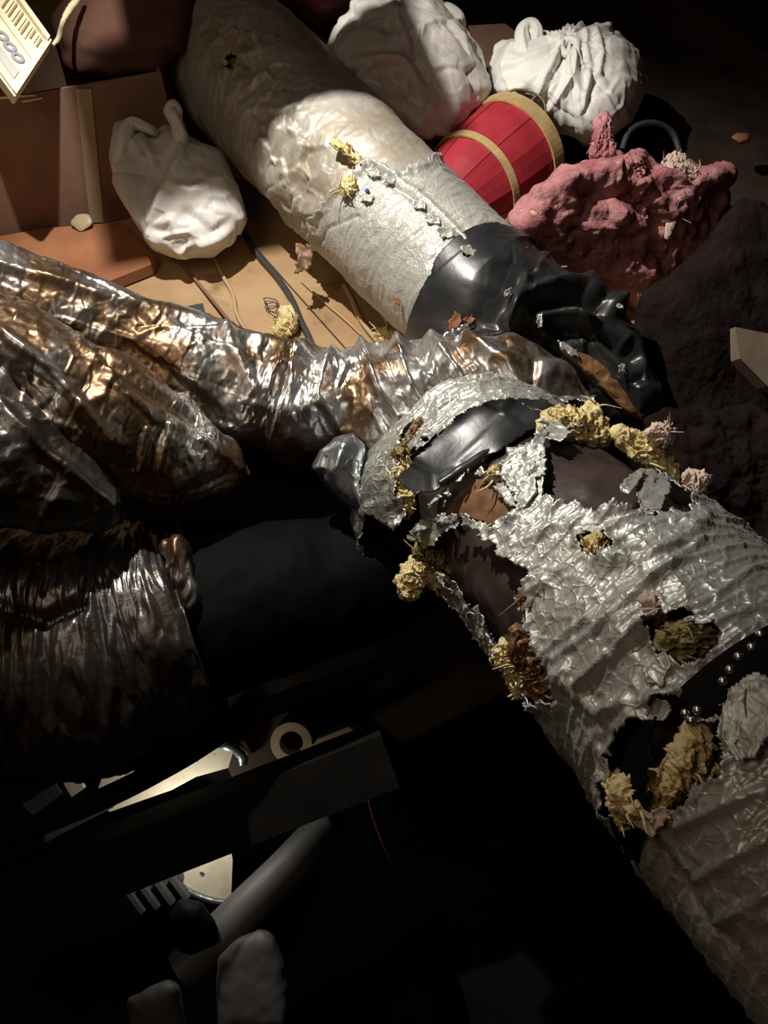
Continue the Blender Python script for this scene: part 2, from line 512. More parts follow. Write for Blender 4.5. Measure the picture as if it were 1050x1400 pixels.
WHITEB = mat('bulb_glass', (0.9, 0.85, 0.75), 0.2)

# ================================================================== THE SETTING
def struct(name, V, F, m, solid=0):
    return tag(add(name, V, F, m, None, False, solid), kind='structure')


# plank floor: boards run along the direction of the seams in the photo
A0, A1 = PZ(240, 350, 0), PZ(330, 465, 0)
bd = (A1 - A0)[:2]; bd /= np.linalg.norm(bd); bn = np.array([-bd[1], bd[0]])
if bn[0] < 0: bn = -bn
fl = bpy.data.objects.new('floor', None); COL.objects.link(fl); fl.location = (0, 0, 0); LOC['floor'] = np.zeros(3)
tag(fl, kind='structure')
FRONT = 0.96


def clip_y(poly, y0, keep_ge=True):
    out = []
    for k in range(len(poly)):
        a, b = poly[k], poly[(k + 1) % len(poly)]
        ia, ib = (a[1] >= y0) == keep_ge, (b[1] >= y0) == keep_ge
        if ia: out.append(a)
        if ia != ib:
            t = (y0 - a[1]) / (b[1] - a[1]); out.append((a[0] + t * (b[0] - a[0]), y0))
    return out


pw = 0.185
org = A0[:2]
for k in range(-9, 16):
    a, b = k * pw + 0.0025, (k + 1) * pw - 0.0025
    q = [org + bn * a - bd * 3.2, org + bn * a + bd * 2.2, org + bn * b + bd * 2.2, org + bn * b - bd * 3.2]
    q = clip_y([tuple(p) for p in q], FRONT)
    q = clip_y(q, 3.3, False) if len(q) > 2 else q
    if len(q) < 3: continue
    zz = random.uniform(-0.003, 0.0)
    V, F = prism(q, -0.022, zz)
    add('plank', V, F, PLY if k < 5 else DARKW, fl, False)  # right-hand boards painted dark where the floor lies in shade

# open bay in front of the platform: dark joists, black floor far below standing in for unlit depth
struct('trim_1', *box((0, FRONT - 0.02, -0.10), (5.2, 0.038, 0.20)), BLACKW)
V, F = prism([(-2.6, -1.6), (2.6, -1.6), (2.6, 3.3), (-2.6, 3.3)], -0.86, -0.82)
struct('floor_below', V, F, VOID)
# roof planes and gable ends
V = np.array([(-2.6, -1.6, 1.5), (-2.6, 3.3, 1.5), (0, 3.3, 2.7), (0, -1.6, 2.7)])
struct('ceiling_left', V, [[0, 1, 2, 3]], BROWNW, 0.03)
V = np.array([(0, -1.6, 2.7), (0, 3.3, 2.7), (2.6, 3.3, 0.0), (2.6, -1.6, 0.0)])
struct('ceiling_right', V, [[0, 1, 2, 3]], DARKW, 0.03)
struct('wall_left', *box((-2.62, 0.85, 0.3), (0.04, 4.9, 2.4)), BROWNW)
struct('wall_right', *box((2.62, 0.85, -0.4), (0.04, 4.9, 0.85)), DARKW)
struct('wall_back', *box((0, 3.32, 0.9), (5.2, 0.04, 3.6)), DARKW)
struct('wall_front', *box((0, -1.62, 0.9), (5.2, 0.04, 3.6)), BROWNW)


# ================================================================== LARGE DUCTS
# ---- foreground insulated duct, torn open
A, B = P(664, 650, 1.28), P(997, 977, 0.81)
ax = (B - A); ax0 = A - ax * 0.10; ax1 = A + ax * 1.62
fd = thing('insulated_duct', (A[0], A[1], 0.0), 'large torn silver foil insulated duct in the foreground shedding yellow fibreglass', 'duct')
T = Tube([ax0, A, B, ax1], [0.150, 0.168, 0.172, 0.172], 500, 440)
f1, f2, ht = worley(T.dom * np.array([46, 34, 34]), 11)
T.h += 0.0022 * np.exp(-(f2 - f1) / 0.11) + 0.0012 * ht
g1, g2, gt = worley(T.dom * np.array([105, 70, 70]) + 5, 12)
T.h += 0.0006 * np.exp(-(g2 - g1) / 0.09) + 0.0004 * gt
wv = T.s / 0.021 + 0.35 * noise(T.dom * 8, 15) + 0.12 * noise(T.dom * 30, 16)
dl = np.abs(wv - np.round(wv)) * 0.021
T.h += 0.0030 * np.exp(-(dl / 0.0026) ** 2) * sstep(-0.5, 0.3, noise(T.dom * 12, 18) + 0.2)
T.h += 0.004 * np.maximum(0, 1 - 9 * np.abs(noise(T.dom * np.array([14, 5, 5]), 4))) + 0.005 * fbm(T.dom * 7, 9, 2) + 0.004 * crumple(T.dom * 14, 19) * sstep(0.0, 0.5, noise(T.dom * 6, 20))
T1 = [(742, 600), (762, 585), (850, 588), (900, 610), (935, 650), (948, 700), (891, 706), (838, 708), (810, 696), (747, 684), (738, 640)]
T2 = [(560, 735), (600, 722), (632, 716), (677, 743), (713, 777), (727, 783), (710, 813), (722, 847), (747, 913), (768, 922), (764, 957), (717, 962), (683, 925), (674, 890), (663, 840), (623, 803), (606, 788), (580, 790), (552, 800)]
T3 = [(600, 708), (645, 652), (690, 655), (713, 697), (680, 722), (640, 709)]
T4 = [(834, 1022), (873, 983), (899, 973), (936, 958), (956, 994), (990, 983), (992, 1020), (984, 1063), (950, 1074), (936, 1102), (890, 1122), (838, 1110)]
T5 = [(901, 833), (967, 845), (987, 869), (973, 903), (933, 914), (904, 897), (893, 863)]
T6 = [(540, 640), (590, 600), (640, 590), (700, 560), (745, 570), (735, 600), (690, 640), (640, 652), (600, 706), (560, 735), (520, 720)]
T7 = [(795, 733), (825, 735), (838, 752), (815, 760), (797, 752)]
keep = T.cut([T1, T2, T3, T4, T5, T6, T7], 9, 55, 0.012, 13)
T.lines([([(690, 760), (760, 720), (860, 700)], 7, 0.006), ([(760, 900), (830, 850), (900, 790), (960, 740)], 5, 0.005),
         ([(800, 935), (850, 890), (895, 860)], 8, 0.014), ([(830, 770), (900, 760), (960, 720)], 10, 0.008), ([(715, 820), (790, 760)], 5, 0.004),
         ([(770, 925), (820, 975), (860, 960)], 10, 0.008), ([(900, 960), (930, 950)], 10, 0.012), ([(860, 1120), (1000, 1300)], 10, -0.01),
         ([(930, 1130), (1050, 1080)], 8, 0.007), ([(960, 1200), (1050, 1150)], 8, 0.008), ([(985, 1260), (1050, 1225)], 8, 0.007)])
add('foil_jacket', T.V(), T.masked(keep), SILVER, fd, True, 0.0015)
Ti = Tube([ax0, A, B, ax1], [0.132, 0.147, 0.150, 0.150], 150, 160)
Ti.h += 0.006 * fbm(Ti.dom * 9, 21, 3) + 0.003 * ridged(Ti.dom * 18, 3, 2)
add('inner_liner', Ti.V(), Ti.F, LINER, fd)
# end disc of the liner, dark
# black perforated strap around the duct
axn = ax / np.linalg.norm(ax)


def on_duct(u, v, r):
    """where the viewing ray through a pixel meets the duct cylinder of radius r"""
    d = FW + (u - 525.0) / FPX * RT + (700.0 - v) / FPX * UP
    o = CAM - A; dp = d - axn * (d @ axn); op = o - axn * (o @ axn)
    a_, b_, c_ = dp @ dp, 2 * dp @ op, op @ op - r * r
    t = (-b_ - math.sqrt(max(b_ * b_ - 4 * a_ * c_, 0))) / (2 * a_)
    p = CAM + d * t; s = (p - A) @ axn
    n = p - A - axn * s
    return p, n / np.linalg.norm(n), s, t


p1, n1, s1, _ = on_duct(985, 895, 0.18)
p2, n2, s2, _ = on_duct(1020, 945, 0.18)
Ts = Tube([A + axn * (s1), A + axn * ((s1 + s2) / 2), A + axn * (s2)], [0.181, 0.1825, 0.181], 26, 220)
Ts.h += 0.0022 * fbm(Ts.dom * 14, 31, 3)
keep = Ts.cut([[(900, 985), (925, 962), (960, 985), (990, 975), (1000, 1010), (950, 1090), (880, 1080)]], 5, 60, 0.004, 10)
st = add('perforated_strap', Ts.V(), Ts.masked(keep), BLACKD, fd, True, 0.003)
tag(st, 'black strap with bright rivets around the duct')
rv = None
for (u, v) in [(1040, 866), (1010, 897), (998, 915), (988, 931), (1028, 884), (953, 971), (944, 985), (936, 975)]:
    p, n, s, t = on_duct(u, v, 0.184)
    if rv is None:
        V, F, N = blob([(0, 0)], (0, 0), 1, 1, 1, 3, 3) if False else (None, None, None)
        a = np.linspace(0, 2 * math.pi, 12, endpoint=False)
        VV = [(0.0045 * math.cos(x), 0.0045 * math.sin(x), 0) for x in a] + [(0.0032 * math.cos(x), 0.0032 * math.sin(x), 0.0022) for x in a] + [(0, 0, 0.003)]
        FF = [[k, (k + 1) % 12, 12 + (k + 1) % 12, 12 + k] for k in range(12)] + [[12 + k, 12 + (k + 1) % 12, 24] for k in range(12)]
        rv = mkmesh('rivet', np.array(VV), FF); rv.materials.append(STEEL)
    o = bpy.data.objects.new('rivet', rv); COL.objects.link(o); o.parent = st
    o.location = p - LOC[st.name]; o.rotation_euler = Vector(n).to_track_quat('Z', 'Y').to_euler()


def at_duct(u, v, off=0.0):
    """depth of the duct surface under a pixel"""
    return on_duct(u, v, 0.168 + off)[3]


def duct_tuft(outline, c, th, m=YELLOW, seed=0, off=0.0, **kw):
    return tuft('fibreglass_tuft', outline, c, at_duct(c[0], c[1], off), th, m, fd, seed, **kw)


duct_tuft([(735, 585), (750, 562), (790, 560), (815, 562), (830, 580), (838, 598), (815, 608), (780, 600), (755, 600)], (785, 582), 0.02, seed=1)
duct_tuft([(835, 585), (860, 588), (890, 605), (915, 625), (928, 650), (925, 665), (905, 645), (875, 625), (845, 605)], (880, 617), 0.018, seed=2)
duct_tuft([(800, 565), (806, 552), (814, 556), (818, 575), (808, 582)], (809, 568), 0.012, seed=3, strands=2)
duct_tuft([(545, 795), (555, 775), (572, 760), (590, 765), (598, 785), (618, 795), (622, 808), (605, 806), (585, 795), (570, 815), (550, 818)], (575, 785), 0.022, seed=4)
duct_tuft([(565, 750), (580, 742), (605, 745), (612, 760), (600, 772), (575, 765)], (588, 757), 0.014, OLIVE, seed=5)
duct_tuft([(678, 890), (690, 878), (705, 890), (712, 910), (700, 920), (684, 905)], (694, 898), 0.018, seed=6, off=-0.008)
duct_tuft([(690, 905), (705, 900), (718, 915), (722, 945), (712, 957), (698, 930)], (706, 930), 0.018, seed=7, off=-0.008)
duct_tuft([(700, 860), (722, 870), (745, 905), (770, 920), (765, 955), (735, 960), (722, 935), (705, 900)], (735, 922), 0.014, AMBER, seed=8, off=-0.012)
duct_tuft([(715, 810), (740, 795), (748, 815), (740, 850), (722, 850)], (731, 825), 0.012, AMBER, seed=9, off=-0.006)
duct_tuft([(840, 1075), (860, 1062), (890, 1062), (925, 1075), (940, 1090), (915, 1110), (875, 1120), (845, 1105)], (890, 1088), 0.024, seed=10, off=-0.01)
duct_tuft([(905, 1075), (920, 1045), (935, 1010), (955, 985), (965, 1000), (962, 1035), (985, 1055), (955, 1078), (925, 1088)], (940, 1048), 0.024, seed=11, off=-0.008)
duct_tuft([(825, 1072), (835, 1062), (858, 1064), (856, 1078), (832, 1080)], (842, 1071), 0.012, seed=12, strands=2)
duct_tuft([(845, 1095), (860, 1110), (880, 1115), (905, 1118), (890, 1130), (855, 1130), (843, 1112)], (868, 1117), 0.014, seed=13)
duct_tuft([(900, 880), (920, 862), (945, 855), (975, 862), (985, 875), (965, 895), (930, 905), (905, 898)], (940, 880), 0.014, OLIVE, seed=14, off=-0.012)
duct_tuft([(800, 740), (818, 735), (830, 742), (825, 755), (805, 752)], (815, 746), 0.01, seed=15, strands=3)
duct_tuft([(665, 645), (680, 638), (700, 640), (697, 655), (672, 655)], (682, 647), 0.012, seed=16, strands=3)
duct_tuft([(938, 650), (952, 645), (963, 655), (955, 680), (944, 668)], (950, 660), 0.012, PALE, seed=17, strands=4)
duct_tuft([(885, 590), (905, 583), (922, 590), (920, 600), (895, 602)], (905, 593), 0.012, PALE, seed=18, off=-0.02, strands=8)
duct_tuft([(885, 820), (898, 815), (905, 830), (897, 850), (886, 842)], (894, 833), 0.012, PALE, seed=19, strands=2)


# loose flaps of foil around the tears
def flap(poly, d, th=0.002, amp=0.006, m=SILVER, parent=fd, seed=0, curl=0.01, name='foil_flap', n=34, freq=50, offs=None):
    """a crumpled scrap: polygon filled by a grid, buckled in depth"""
    po = np.array(poly, float); lo, hi = po.min(0) - 1, po.max(0) + 1
    gx, gy = np.meshgrid(np.linspace(lo[0], hi[0], n), np.linspace(lo[1], hi[1], n), indexing='ij')
    px = np.stack([gx, gy], -1)
    sd = poly_sd(px, poly)
    dd = np.array([[d(u, v) if callable(d) else d for u, v in row] for row in px])
    q = np.stack([FW + (u - 525.0) / FPX * RT + (700.0 - v) / FPX * UP for u, v in px.reshape(-1, 2)])
    V = CAM + q * dd.reshape(-1, 1)
    h = amp * (crumple(V * freq, seed) + 0.6 * fbm(V * freq * 0.5, seed + 2, 3)) + curl * np.exp(sd.ravel() / 10.0) * (0.6 + 0.6 * noise(V * 22, seed + 7))
    V = V - FW * h[:, None]
    F = gridF(n, n, False)
    k = (sd.ravel() + 3 * noise(V * 90, seed + 4)) < 0
    F = F[k[F].all(1)]
    return add(name, V, F, m, parent, True, th)


onf = lambda off: (lambda u, v: on_duct(u, v, 0.168 + off)[3])
flap([(690, 612), (735, 600), (747, 612), (745, 650), (728, 655), (735, 672), (712, 700), (690, 690), (672, 662), (700, 655), (695, 635)], onf(0.004), seed=1)
flap([(566, 716), (600, 712), (634, 708), (622, 722), (604, 730), (592, 745), (575, 752), (562, 740)], onf(0.006), seed=2)
flap([(865, 650), (885, 640), (912, 648), (915, 672), (900, 695), (878, 705), (868, 680)], onf(0.002), seed=3)
flap([(845, 662), (872, 640), (882, 642), (876, 656), (858, 675), (846, 672)], onf(0.008), seed=4)
flap([(738, 575), (760, 572), (780, 590), (765, 605), (745, 600)], onf(0.006), seed=5)
flap([(990, 940), (1030, 915), (1062, 930), (1055, 985), (1030, 1030), (1000, 1038), (986, 1010), (984, 980)], onf(0.016), seed=6)
flap([(857, 968), (885, 950), (905, 955), (915, 968), (895, 985), (875, 980)], onf(0.014), seed=7)
flap([(878, 915), (905, 890), (915, 905), (900, 935), (880, 930)], onf(0.012), seed=8)
flap([(598, 812), (625, 812), (660, 845), (680, 885), (676, 905), (655, 880), (630, 845)], onf(-0.004), seed=9, m=TAPE)
flap([(925, 845), (965, 838), (972, 848), (945, 853)], onf(0.01), seed=10)
flap([(860, 1080), (885, 1110), (905, 1095), (915, 1115), (890, 1140), (862, 1125), (850, 1100)], onf(0.012), seed=12, m=PALE)

flap(T3, onf(-0.010), seed=13, m=AMBER, name='brown_paper', amp=0.003, curl=0.0)
# ---- elbow between the torn duct and the black run
el = thing('duct_elbow', tuple(P(575, 690, 1.3) * np.array([1, 1, 0])), 'crinkled silver duct elbow with torn edge under black plastic sheet', 'duct elbow')
T = Tube([P(800, 640, 1.30), P(720, 640, 1.29), P(640, 642, 1.28), P(588, 672, 1.29), P(572, 740, 1.33), P(560, 820, 1.40)], [0.122, 0.124, 0.124, 0.124, 0.12, 0.115], 220, 240)
T.h += 0.007 * crumple(T.dom * 26, 5) + 0.0045 * crumple(T.dom * 58, 6) + 0.0015 * crumple(T.dom * 120, 8) + 0.004 * fbm(T.dom * 9, 5, 2)
keep = T.cut([[(572, 566), (600, 585), (640, 590), (690, 565), (900, 540), (900, 900), (480, 900), (500, 705), (540, 722), (556, 705), (545, 660), (553, 610)]], 7, 60, 0.012, 9)
add('foil_jacket', T.V(), T.masked(keep), FOILB, el, True, 0.0015)
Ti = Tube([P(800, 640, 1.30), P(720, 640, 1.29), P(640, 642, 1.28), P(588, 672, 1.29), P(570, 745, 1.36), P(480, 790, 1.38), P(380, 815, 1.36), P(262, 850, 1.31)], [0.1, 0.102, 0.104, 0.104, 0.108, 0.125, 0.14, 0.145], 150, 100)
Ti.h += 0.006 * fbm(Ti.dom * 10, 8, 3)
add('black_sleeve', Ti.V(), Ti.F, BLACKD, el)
eon = 1.165
tuft('fibreglass_tuft', [(545, 640), (556, 625), (566, 640), (560, 665), (565, 690), (552, 702), (543, 680)], (554, 664), 1.19, 0.014, YELLOW, el, 30)
tuft('fibreglass_tuft', [(566, 575), (576, 573), (577, 600), (570, 614), (564, 600)], (571, 594), 1.185, 0.008, AMBER, el, 31, strands=1, amp=0.004)
tuft('fibreglass_tuft', [(554, 675), (563, 672), (562, 705), (555, 712), (552, 695)], (558, 692), 1.19, 0.008, AMBER, el, 32, strands=1, amp=0.004)
tuft('fibreglass_tuft', [(540, 615), (555, 605), (562, 620), (548, 632)], (551, 618), 1.19, 0.012, OLIVE, el, 33)
# bluish tape collar on the elbow's shoulder
V, F, N = blob([(426, 640), (436, 615), (458, 597), (484, 590), (500, 610), (499, 650), (503, 706), (480, 696), (450, 668)], (468, 642), 1.27, 0.045, 0.06, 70, 110, 0.85)
V = V + N * (0.0025 * crumple(V * 30, 3) + 0.004 * fbm(V * 14, 4, 3))[:, None]
V = bsculpt(V, N, [([(470, 610), (458, 645), (475, 680)], 7, 0.006), ([(445, 625), (440, 650)], 6, -0.005)])
tag(add('foil_tape', V, F, TAPE, el), 'bluish silver tape collar')

# ---- black plastic sheet over the joint
bs = thing('black_plastic_sheet', tuple(P(660, 600, 1.2) * np.array([1, 1, 0])), 'glossy black plastic sheet draped over the foreground duct joint', 'plastic sheet')
BSO = [(566, 648), (590, 610), (622, 575), (650, 552), (690, 543), (725, 545), (762, 556), (745, 580), (700, 612), (655, 640), (615, 668), (585, 672)]
flap([(640, 556), (690, 543), (740, 546), (768, 556), (742, 580), (690, 612), (640, 642), (600, 670), (562, 676), (540, 655), (580, 612), (612, 580)], lambda u, v: 1.125 - 0.05 * sstep(540, 640, v + 0.55 * (u - 650)) + 0.03 * math.cos((u - 650) / 60.0) * -1, 0.002, 0.005, BLACKP, bs, 120, 0.012, 'sheet', 90, 9)
T = Tube([P(602, 662, 1.04), P(640, 637, 1.045), P(690, 606, 1.06), P(735, 577, 1.08)], [0.006, 0.009, 0.008, 0.003], 50, 16)
T.h += 0.002 * noise(T.dom * 40, 4)
add('rolled_hem', T.V(), T.F, BLACKP, bs)

# ---- rear insulated duct
rd = thing('rear_insulated_duct', tuple(P(480, 260, 1.7) * np.array([1, 1, 0])), 'long silver foil insulated duct lying on the plank floor beside the red basket', 'duct')
RA = [P(290, 52, 1.97), P(298, 60, 1.955), P(330, 95, 1.90), P(440, 205, 1.74), P(545, 310, 1.62), P(640, 402, 1.51), P(690, 450, 1.46)]
T = Tube(RA, [0.02, 0.13, 0.183, 0.172, 0.157, 0.147, 0.142], 360, 330)
sj = T.s / T.s.max()
# the far, crumpled length
kpx = T.px
far_poly = [(200, -60), (420, -60), (640, 200), (600, 215), (545, 240), (505, 222), (455, 265), (428, 300), (425, 345), (415, 420), (300, 300), (200, 140)]
sdf = poly_sd(kpx, far_poly) + 5 * fbm(T.dom * 40, 3, 3)
Tf = Tube(RA, [0.02, 0.13, 0.181, 0.170, 0.152, 0.143, 0.138], 300, 300)
sdf2 = poly_sd(Tf.px, far_poly) + 4 * fbm(Tf.dom * 40, 3, 3)
cr = np.exp(-(line_dist(Tf.px, [(330, 60), (350, 130), (400, 210), (410, 290)]) / 45.0) ** 2)
Tf.h += (0.002 + 0.016 * cr) * crumple(Tf.dom * np.array([22, 18, 18]), 2) + (0.001 + 0.004 * cr) * crumple(Tf.dom * np.array([60, 34, 34]), 8) + 0.0012 * ridged(Tf.dom * np.array([45, 12, 12]), 9, 2) + 0.006 * fbm(Tf.dom * 6, 4, 2) - 0.010 * cr * sstep(0.0, 0.5, noise(Tf.dom * 9, 5))
holes = Tf.cut([[(308, 70), (322, 74), (318, 96), (306, 88)]], 4, 60, 0.006, 8)
holes &= ~(sdf2 > 14)
add('crumpled_jacket', Tf.V(), Tf.masked(holes), SILVER_OLD, rd, True, 0.0015)
Tc = Tube(RA, [0.01, 0.10, 0.155, 0.145, 0.132, 0.125, 0.12], 80, 90)
add('inner_liner', Tc.V(), Tc.F, AMBER, rd)
# the near, finely wrinkled length
wob = T.dom + 0.02 * np.stack([noise(T.dom * 9, 40), noise(T.dom * 9, 41), noise(T.dom * 9, 42)], -1)
T.h += 0.0024 * ridged(wob * np.array([58, 13, 13]), 6, 2) + 0.0010 * ridged(wob * np.array([120, 40, 40]), 7, 1) + 0.004 * fbm(T.dom * 6, 8, 2)
T.h += 0.010 * np.exp(-(np.maximum(sdf, 0) / 6.0) ** 2)
T.lines([([(500, 232), (560, 268), (600, 305), (630, 330)], 3, -0.007), ([(512, 226), (570, 262), (612, 302), (636, 328)], 4, 0.005), ([(440, 330), (450, 312), (490, 296)], 2.5, -0.004)])
keep = ~(sdf < 0)
keep &= (sj < 0.95 + 0.02 * fbm(T.dom * 20, 12, 3))
add('wrinkled_jacket', T.V(), T.masked(keep), SILVER_B, rd, True, 0.0015)


def surf_depth(tubes):
    """depth of the nearest tube surface under a pixel"""
    data = []
    for t in tubes:
        px, dep = proj(t.V()); data.append((px, dep))

    def f(u, v):
        best = 9.0
        for px, dep in data:
            m = ((px - np.array([u, v])) ** 2).sum(1) < 49
            if m.any(): best = min(best, dep[m].min())
        return best
    return f


rear_d = surf_depth([T])
tuft('fibreglass_tuft', [(465, 255), (475, 243), (486, 250), (484, 262), (470, 266)], (476, 255), rear_d(476, 255) - 0.002, 0.014, YELLOW, rd, 40, res=(30, 50))
tuft('fibreglass_tuft', [(445, 190), (460, 192), (480, 204), (498, 222), (488, 224), (470, 206)], (470, 204), rear_d(470, 204) - 0.002, 0.012, YELLOW, rd, 41, res=(30, 50), strands=3)
for k, (u, v) in enumerate([(510, 236), (530, 246), (573, 280), (590, 300), (608, 318), (640, 343), (500, 270)]):
    flap([(u - 12, v - 4), (u - 2, v - 10), (u + 12, v - 2), (u + 10, v + 8), (u - 4, v + 7)], rear_d(u, v) - 0.003, seed=60 + k, parent=rd, m=SILVER_B, n=14, amp=0.004, curl=0.006)
V, F, N = blob([(498, 259), (503, 257), (506, 262), (500, 265)], (502, 261), rear_d(502, 261), 0.003, 0.003, 10, 14)
tag(add('ink_mark', V, F, BLUE, rd), 'small blue ink mark')
# kraft paper scrap hanging under the duct
flap([(402, 330), (424, 340), (430, 358), (420, 372), (400, 376), (406, 355)], 1.66, seed=75, parent=rd, m=AMBER, n=20, name='paper_scrap')

# ---- black plastic bag wrapped over the rear duct's end
bw = thing('black_plastic_wrap', tuple(P(760, 450, 1.45) * np.array([1, 1, 0])), 'crumpled black plastic wrapped around the end of the rear duct', 'plastic wrap')
T = Tube([P(632, 394, 1.53), P(672, 430, 1.49), P(724, 447, 1.46), P(775, 458, 1.44), P(830, 500, 1.42), P(868, 545, 1.41), P(885, 575, 1.41)], [0.1535, 0.153, 0.126, 0.096, 0.066, 0.05, 0.02], 260, 240)
T.h += (0.010 * (0.5 - 3 * np.minimum(np.abs(noise(T.dom * np.array([5, 13, 13]), 3)), 0.33)) + 0.012 * crumple(T.dom * np.array([10, 13, 13]), 9, 0.1)) * sstep(0.12, 0.45, T.s / T.s.max()) + 0.0015 * crumple(T.dom * np.array([16, 9, 9]), 4, 0.1) + 0.007
T.lines([([(700, 440), (735, 400), (800, 395), (840, 425)], 10, 0.030), ([(740, 430), (790, 430), (850, 470)], 9, 0.022), ([(720, 385), (712, 420), (705, 450)], 6, 0.018),
         ([(735, 420), (770, 412), (820, 418)], 12, -0.03), ([(770, 455), (820, 455), (865, 490)], 10, -0.02), ([(640, 455), (690, 452), (720, 440)], 9, 0.012)])
k = ((0.05 * np.sign(np.sin(T.th * 3 + 1)) * np.abs(np.sin(T.th * 3 + 1)) ** 0.5 * 0.5 + T.s / T.s.max()) > 0.05)
add('plastic_film', T.V(), T.masked(k), BLACKP, bw, True, 0.0012)
V, F, N = blob([(755, 462), (775, 466), (800, 480), (835, 505), (850, 515), (870, 545), (885, 580), (860, 570), (820, 528), (790, 500), (765, 480)], (815, 512), 1.375, 0.02, 0.05, 50, 90, 0.8)
V = V + N * (0.007 * crumple(V * 40, 3))[:, None]
tag(add('kraft_lining', V, F, AMBER, bw), 'brown lining showing through the wrap')
wrap_d = surf_depth([T])
for k, (po, m) in enumerate([([(612, 440), (622, 425), (632, 430), (628, 448), (616, 458)], LEAF), ([(632, 436), (645, 430), (652, 436), (640, 443)], LEAF), ([(600, 458), (640, 440), (655, 446), (640, 452), (612, 466)], TAPE)]):
    flap(po, wrap_d(*np.mean(po, axis=0)) - 0.004, seed=80 + k, parent=bw, m=m, n=16, name='torn_scrap', amp=0.004, curl=0.004)
for k, po in enumerate([[(758, 462), (775, 468), (790, 480), (796, 492), (782, 490), (765, 476)], [(840, 418), (850, 416), (852, 422), (842, 424)], [(845, 500), (852, 498), (853, 508), (846, 510)], [(690, 398), (700, 392), (698, 404), (688, 408)], [(735, 430), (741, 428), (742, 448), (734, 452)]]):
    flap(po, wrap_d(*np.mean(po, axis=0)) - 0.004, seed=90 + k, parent=bw, m=SILVER, n=16, name='foil_scrap', amp=0.004, curl=0.006)

# ---- mylar foil flexible duct on the left
fx = thing('foil_flexible_duct', tuple(P(350, 540, 1.42) * np.array([1, 1, 0])), 'shiny crinkled amber silver foil flexible duct crossing in front of the plank floor', 'duct')
T = Tube([P(768, 590, 1.37), P(728, 545, 1.35), P(665, 528, 1.35), P(590, 535, 1.38), P(480, 556, 1.42), P(385, 548, 1.43), P(290, 515, 1.40), P(180, 468, 1.36), P(60, 422, 1.31), P(-130, 360, 1.22)],
         [0.070, 0.084, 0.088, 0.090, 0.102, 0.112, 0.100, 0.082, 0.082, 0.085], 520, 230)
rt_ = 1 - sstep(0.42, 0.60, T.s / T.s.max())
T.h += (0.004 + 0.006 * rt_) * ridged(T.dom * np.array([9, 6, 6]), 2, 2) + 0.012 * rt_ * crumple(T.dom * np.array([12, 7, 7]), 3) + 0.012 * (1 - rt_) * crumple(T.dom * np.array([4, 14, 14]), 33) + 0.0030 * crumple(T.dom * np.array([36, 20, 20]), 4) + 0.0016 * crumple(T.dom * 80, 44) + 0.006 * fbm(T.dom * 7, 3, 2)
rib = [([(545, 470), (565, 520), (590, 560)], 8, 0.018), ([(592, 468), (630, 510), (650, 545)], 9, 0.020), ([(640, 465), (690, 500), (715, 540)], 8, 0.016), ([(498, 480), (520, 530), (545, 560)], 8, 0.018), ([(455, 490), (440, 540), (470, 580)], 9, 0.016),
       ([(520, 475), (545, 530)], 7, -0.012), ([(570, 475), (610, 540)], 7, -0.014), ([(620, 470), (668, 535)], 7, -0.012), ([(305, 455), (330, 500), (345, 530)], 10, 0.014), ([(385, 490), (370, 530)], 12, 0.012), ([(0, 362), (130, 402), (250, 432), (330, 462), (420, 484)], 7, 0.010),
       ([(330, 545), (400, 560), (470, 545)], 12, 0.012), ([(130, 440), (230, 510), (290, 560)], 12, -0.010)]
T.lines(rib)
ring_i = T.F[:, 0] // T.na
wav = 0.47 * T.nl + 14 * noise(T.dom.reshape(-1, 3)[T.F[:, 0]] * 12, 51)
tag(add('ribbed_foil', T.V(), T.F[ring_i < wav], MYLAR_S, fx), 'ribbed end of the foil duct in a paler lit foil')
add('foil_skin', T.V(), T.F[ring_i >= wav], MYLAR, fx)

T = Tube([P(-140, 500, 1.14), P(0, 540, 1.16), P(120, 580, 1.20), P(220, 618, 1.25), P(300, 640, 1.31), P(338, 646, 1.35)], [0.155, 0.14, 0.125, 0.098, 0.055, 0.012], 330, 250)
T.h += (0.006 * ridged(T.dom * np.array([6, 10, 10]), 12, 2) + 0.013 * crumple(T.dom * np.array([5, 11, 11]), 13) + 0.004 * crumple(T.dom * np.array([42, 18, 18]), 14) + 0.0018 * crumple(T.dom * 80, 45)) * np.minimum(1, T.r[:, None] / 0.09)
T.lines([([(120, 470), (200, 540), (260, 570), (335, 640)], 10, -0.012), ([(0, 460), (80, 520), (150, 600)], 8, 0.014), ([(200, 590), (190, 640)], 6, 0.010), ([(230, 585), (215, 650)], 6, 0.010), ([(280, 600), (330, 640)], 8, 0.012), ([(110, 470), (135, 500), (170, 520)], 8, 0.010), ([(0, 500), (60, 560), (100, 640)], 12, -0.012)])
tag(add('foil_fold', T.V(), T.F, MYLAR, fx), 'slumped fold of foil')
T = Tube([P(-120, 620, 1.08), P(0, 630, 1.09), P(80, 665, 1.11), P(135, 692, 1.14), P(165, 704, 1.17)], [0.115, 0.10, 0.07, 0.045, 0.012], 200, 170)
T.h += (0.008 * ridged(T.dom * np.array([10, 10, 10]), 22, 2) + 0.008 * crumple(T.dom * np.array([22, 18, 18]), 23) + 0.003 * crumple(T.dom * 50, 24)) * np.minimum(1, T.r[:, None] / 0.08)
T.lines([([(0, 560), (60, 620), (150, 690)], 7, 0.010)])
tag(add('foil_fold', T.V(), T.F, MYLAR_D, fx), 'lower dusty fold of foil')

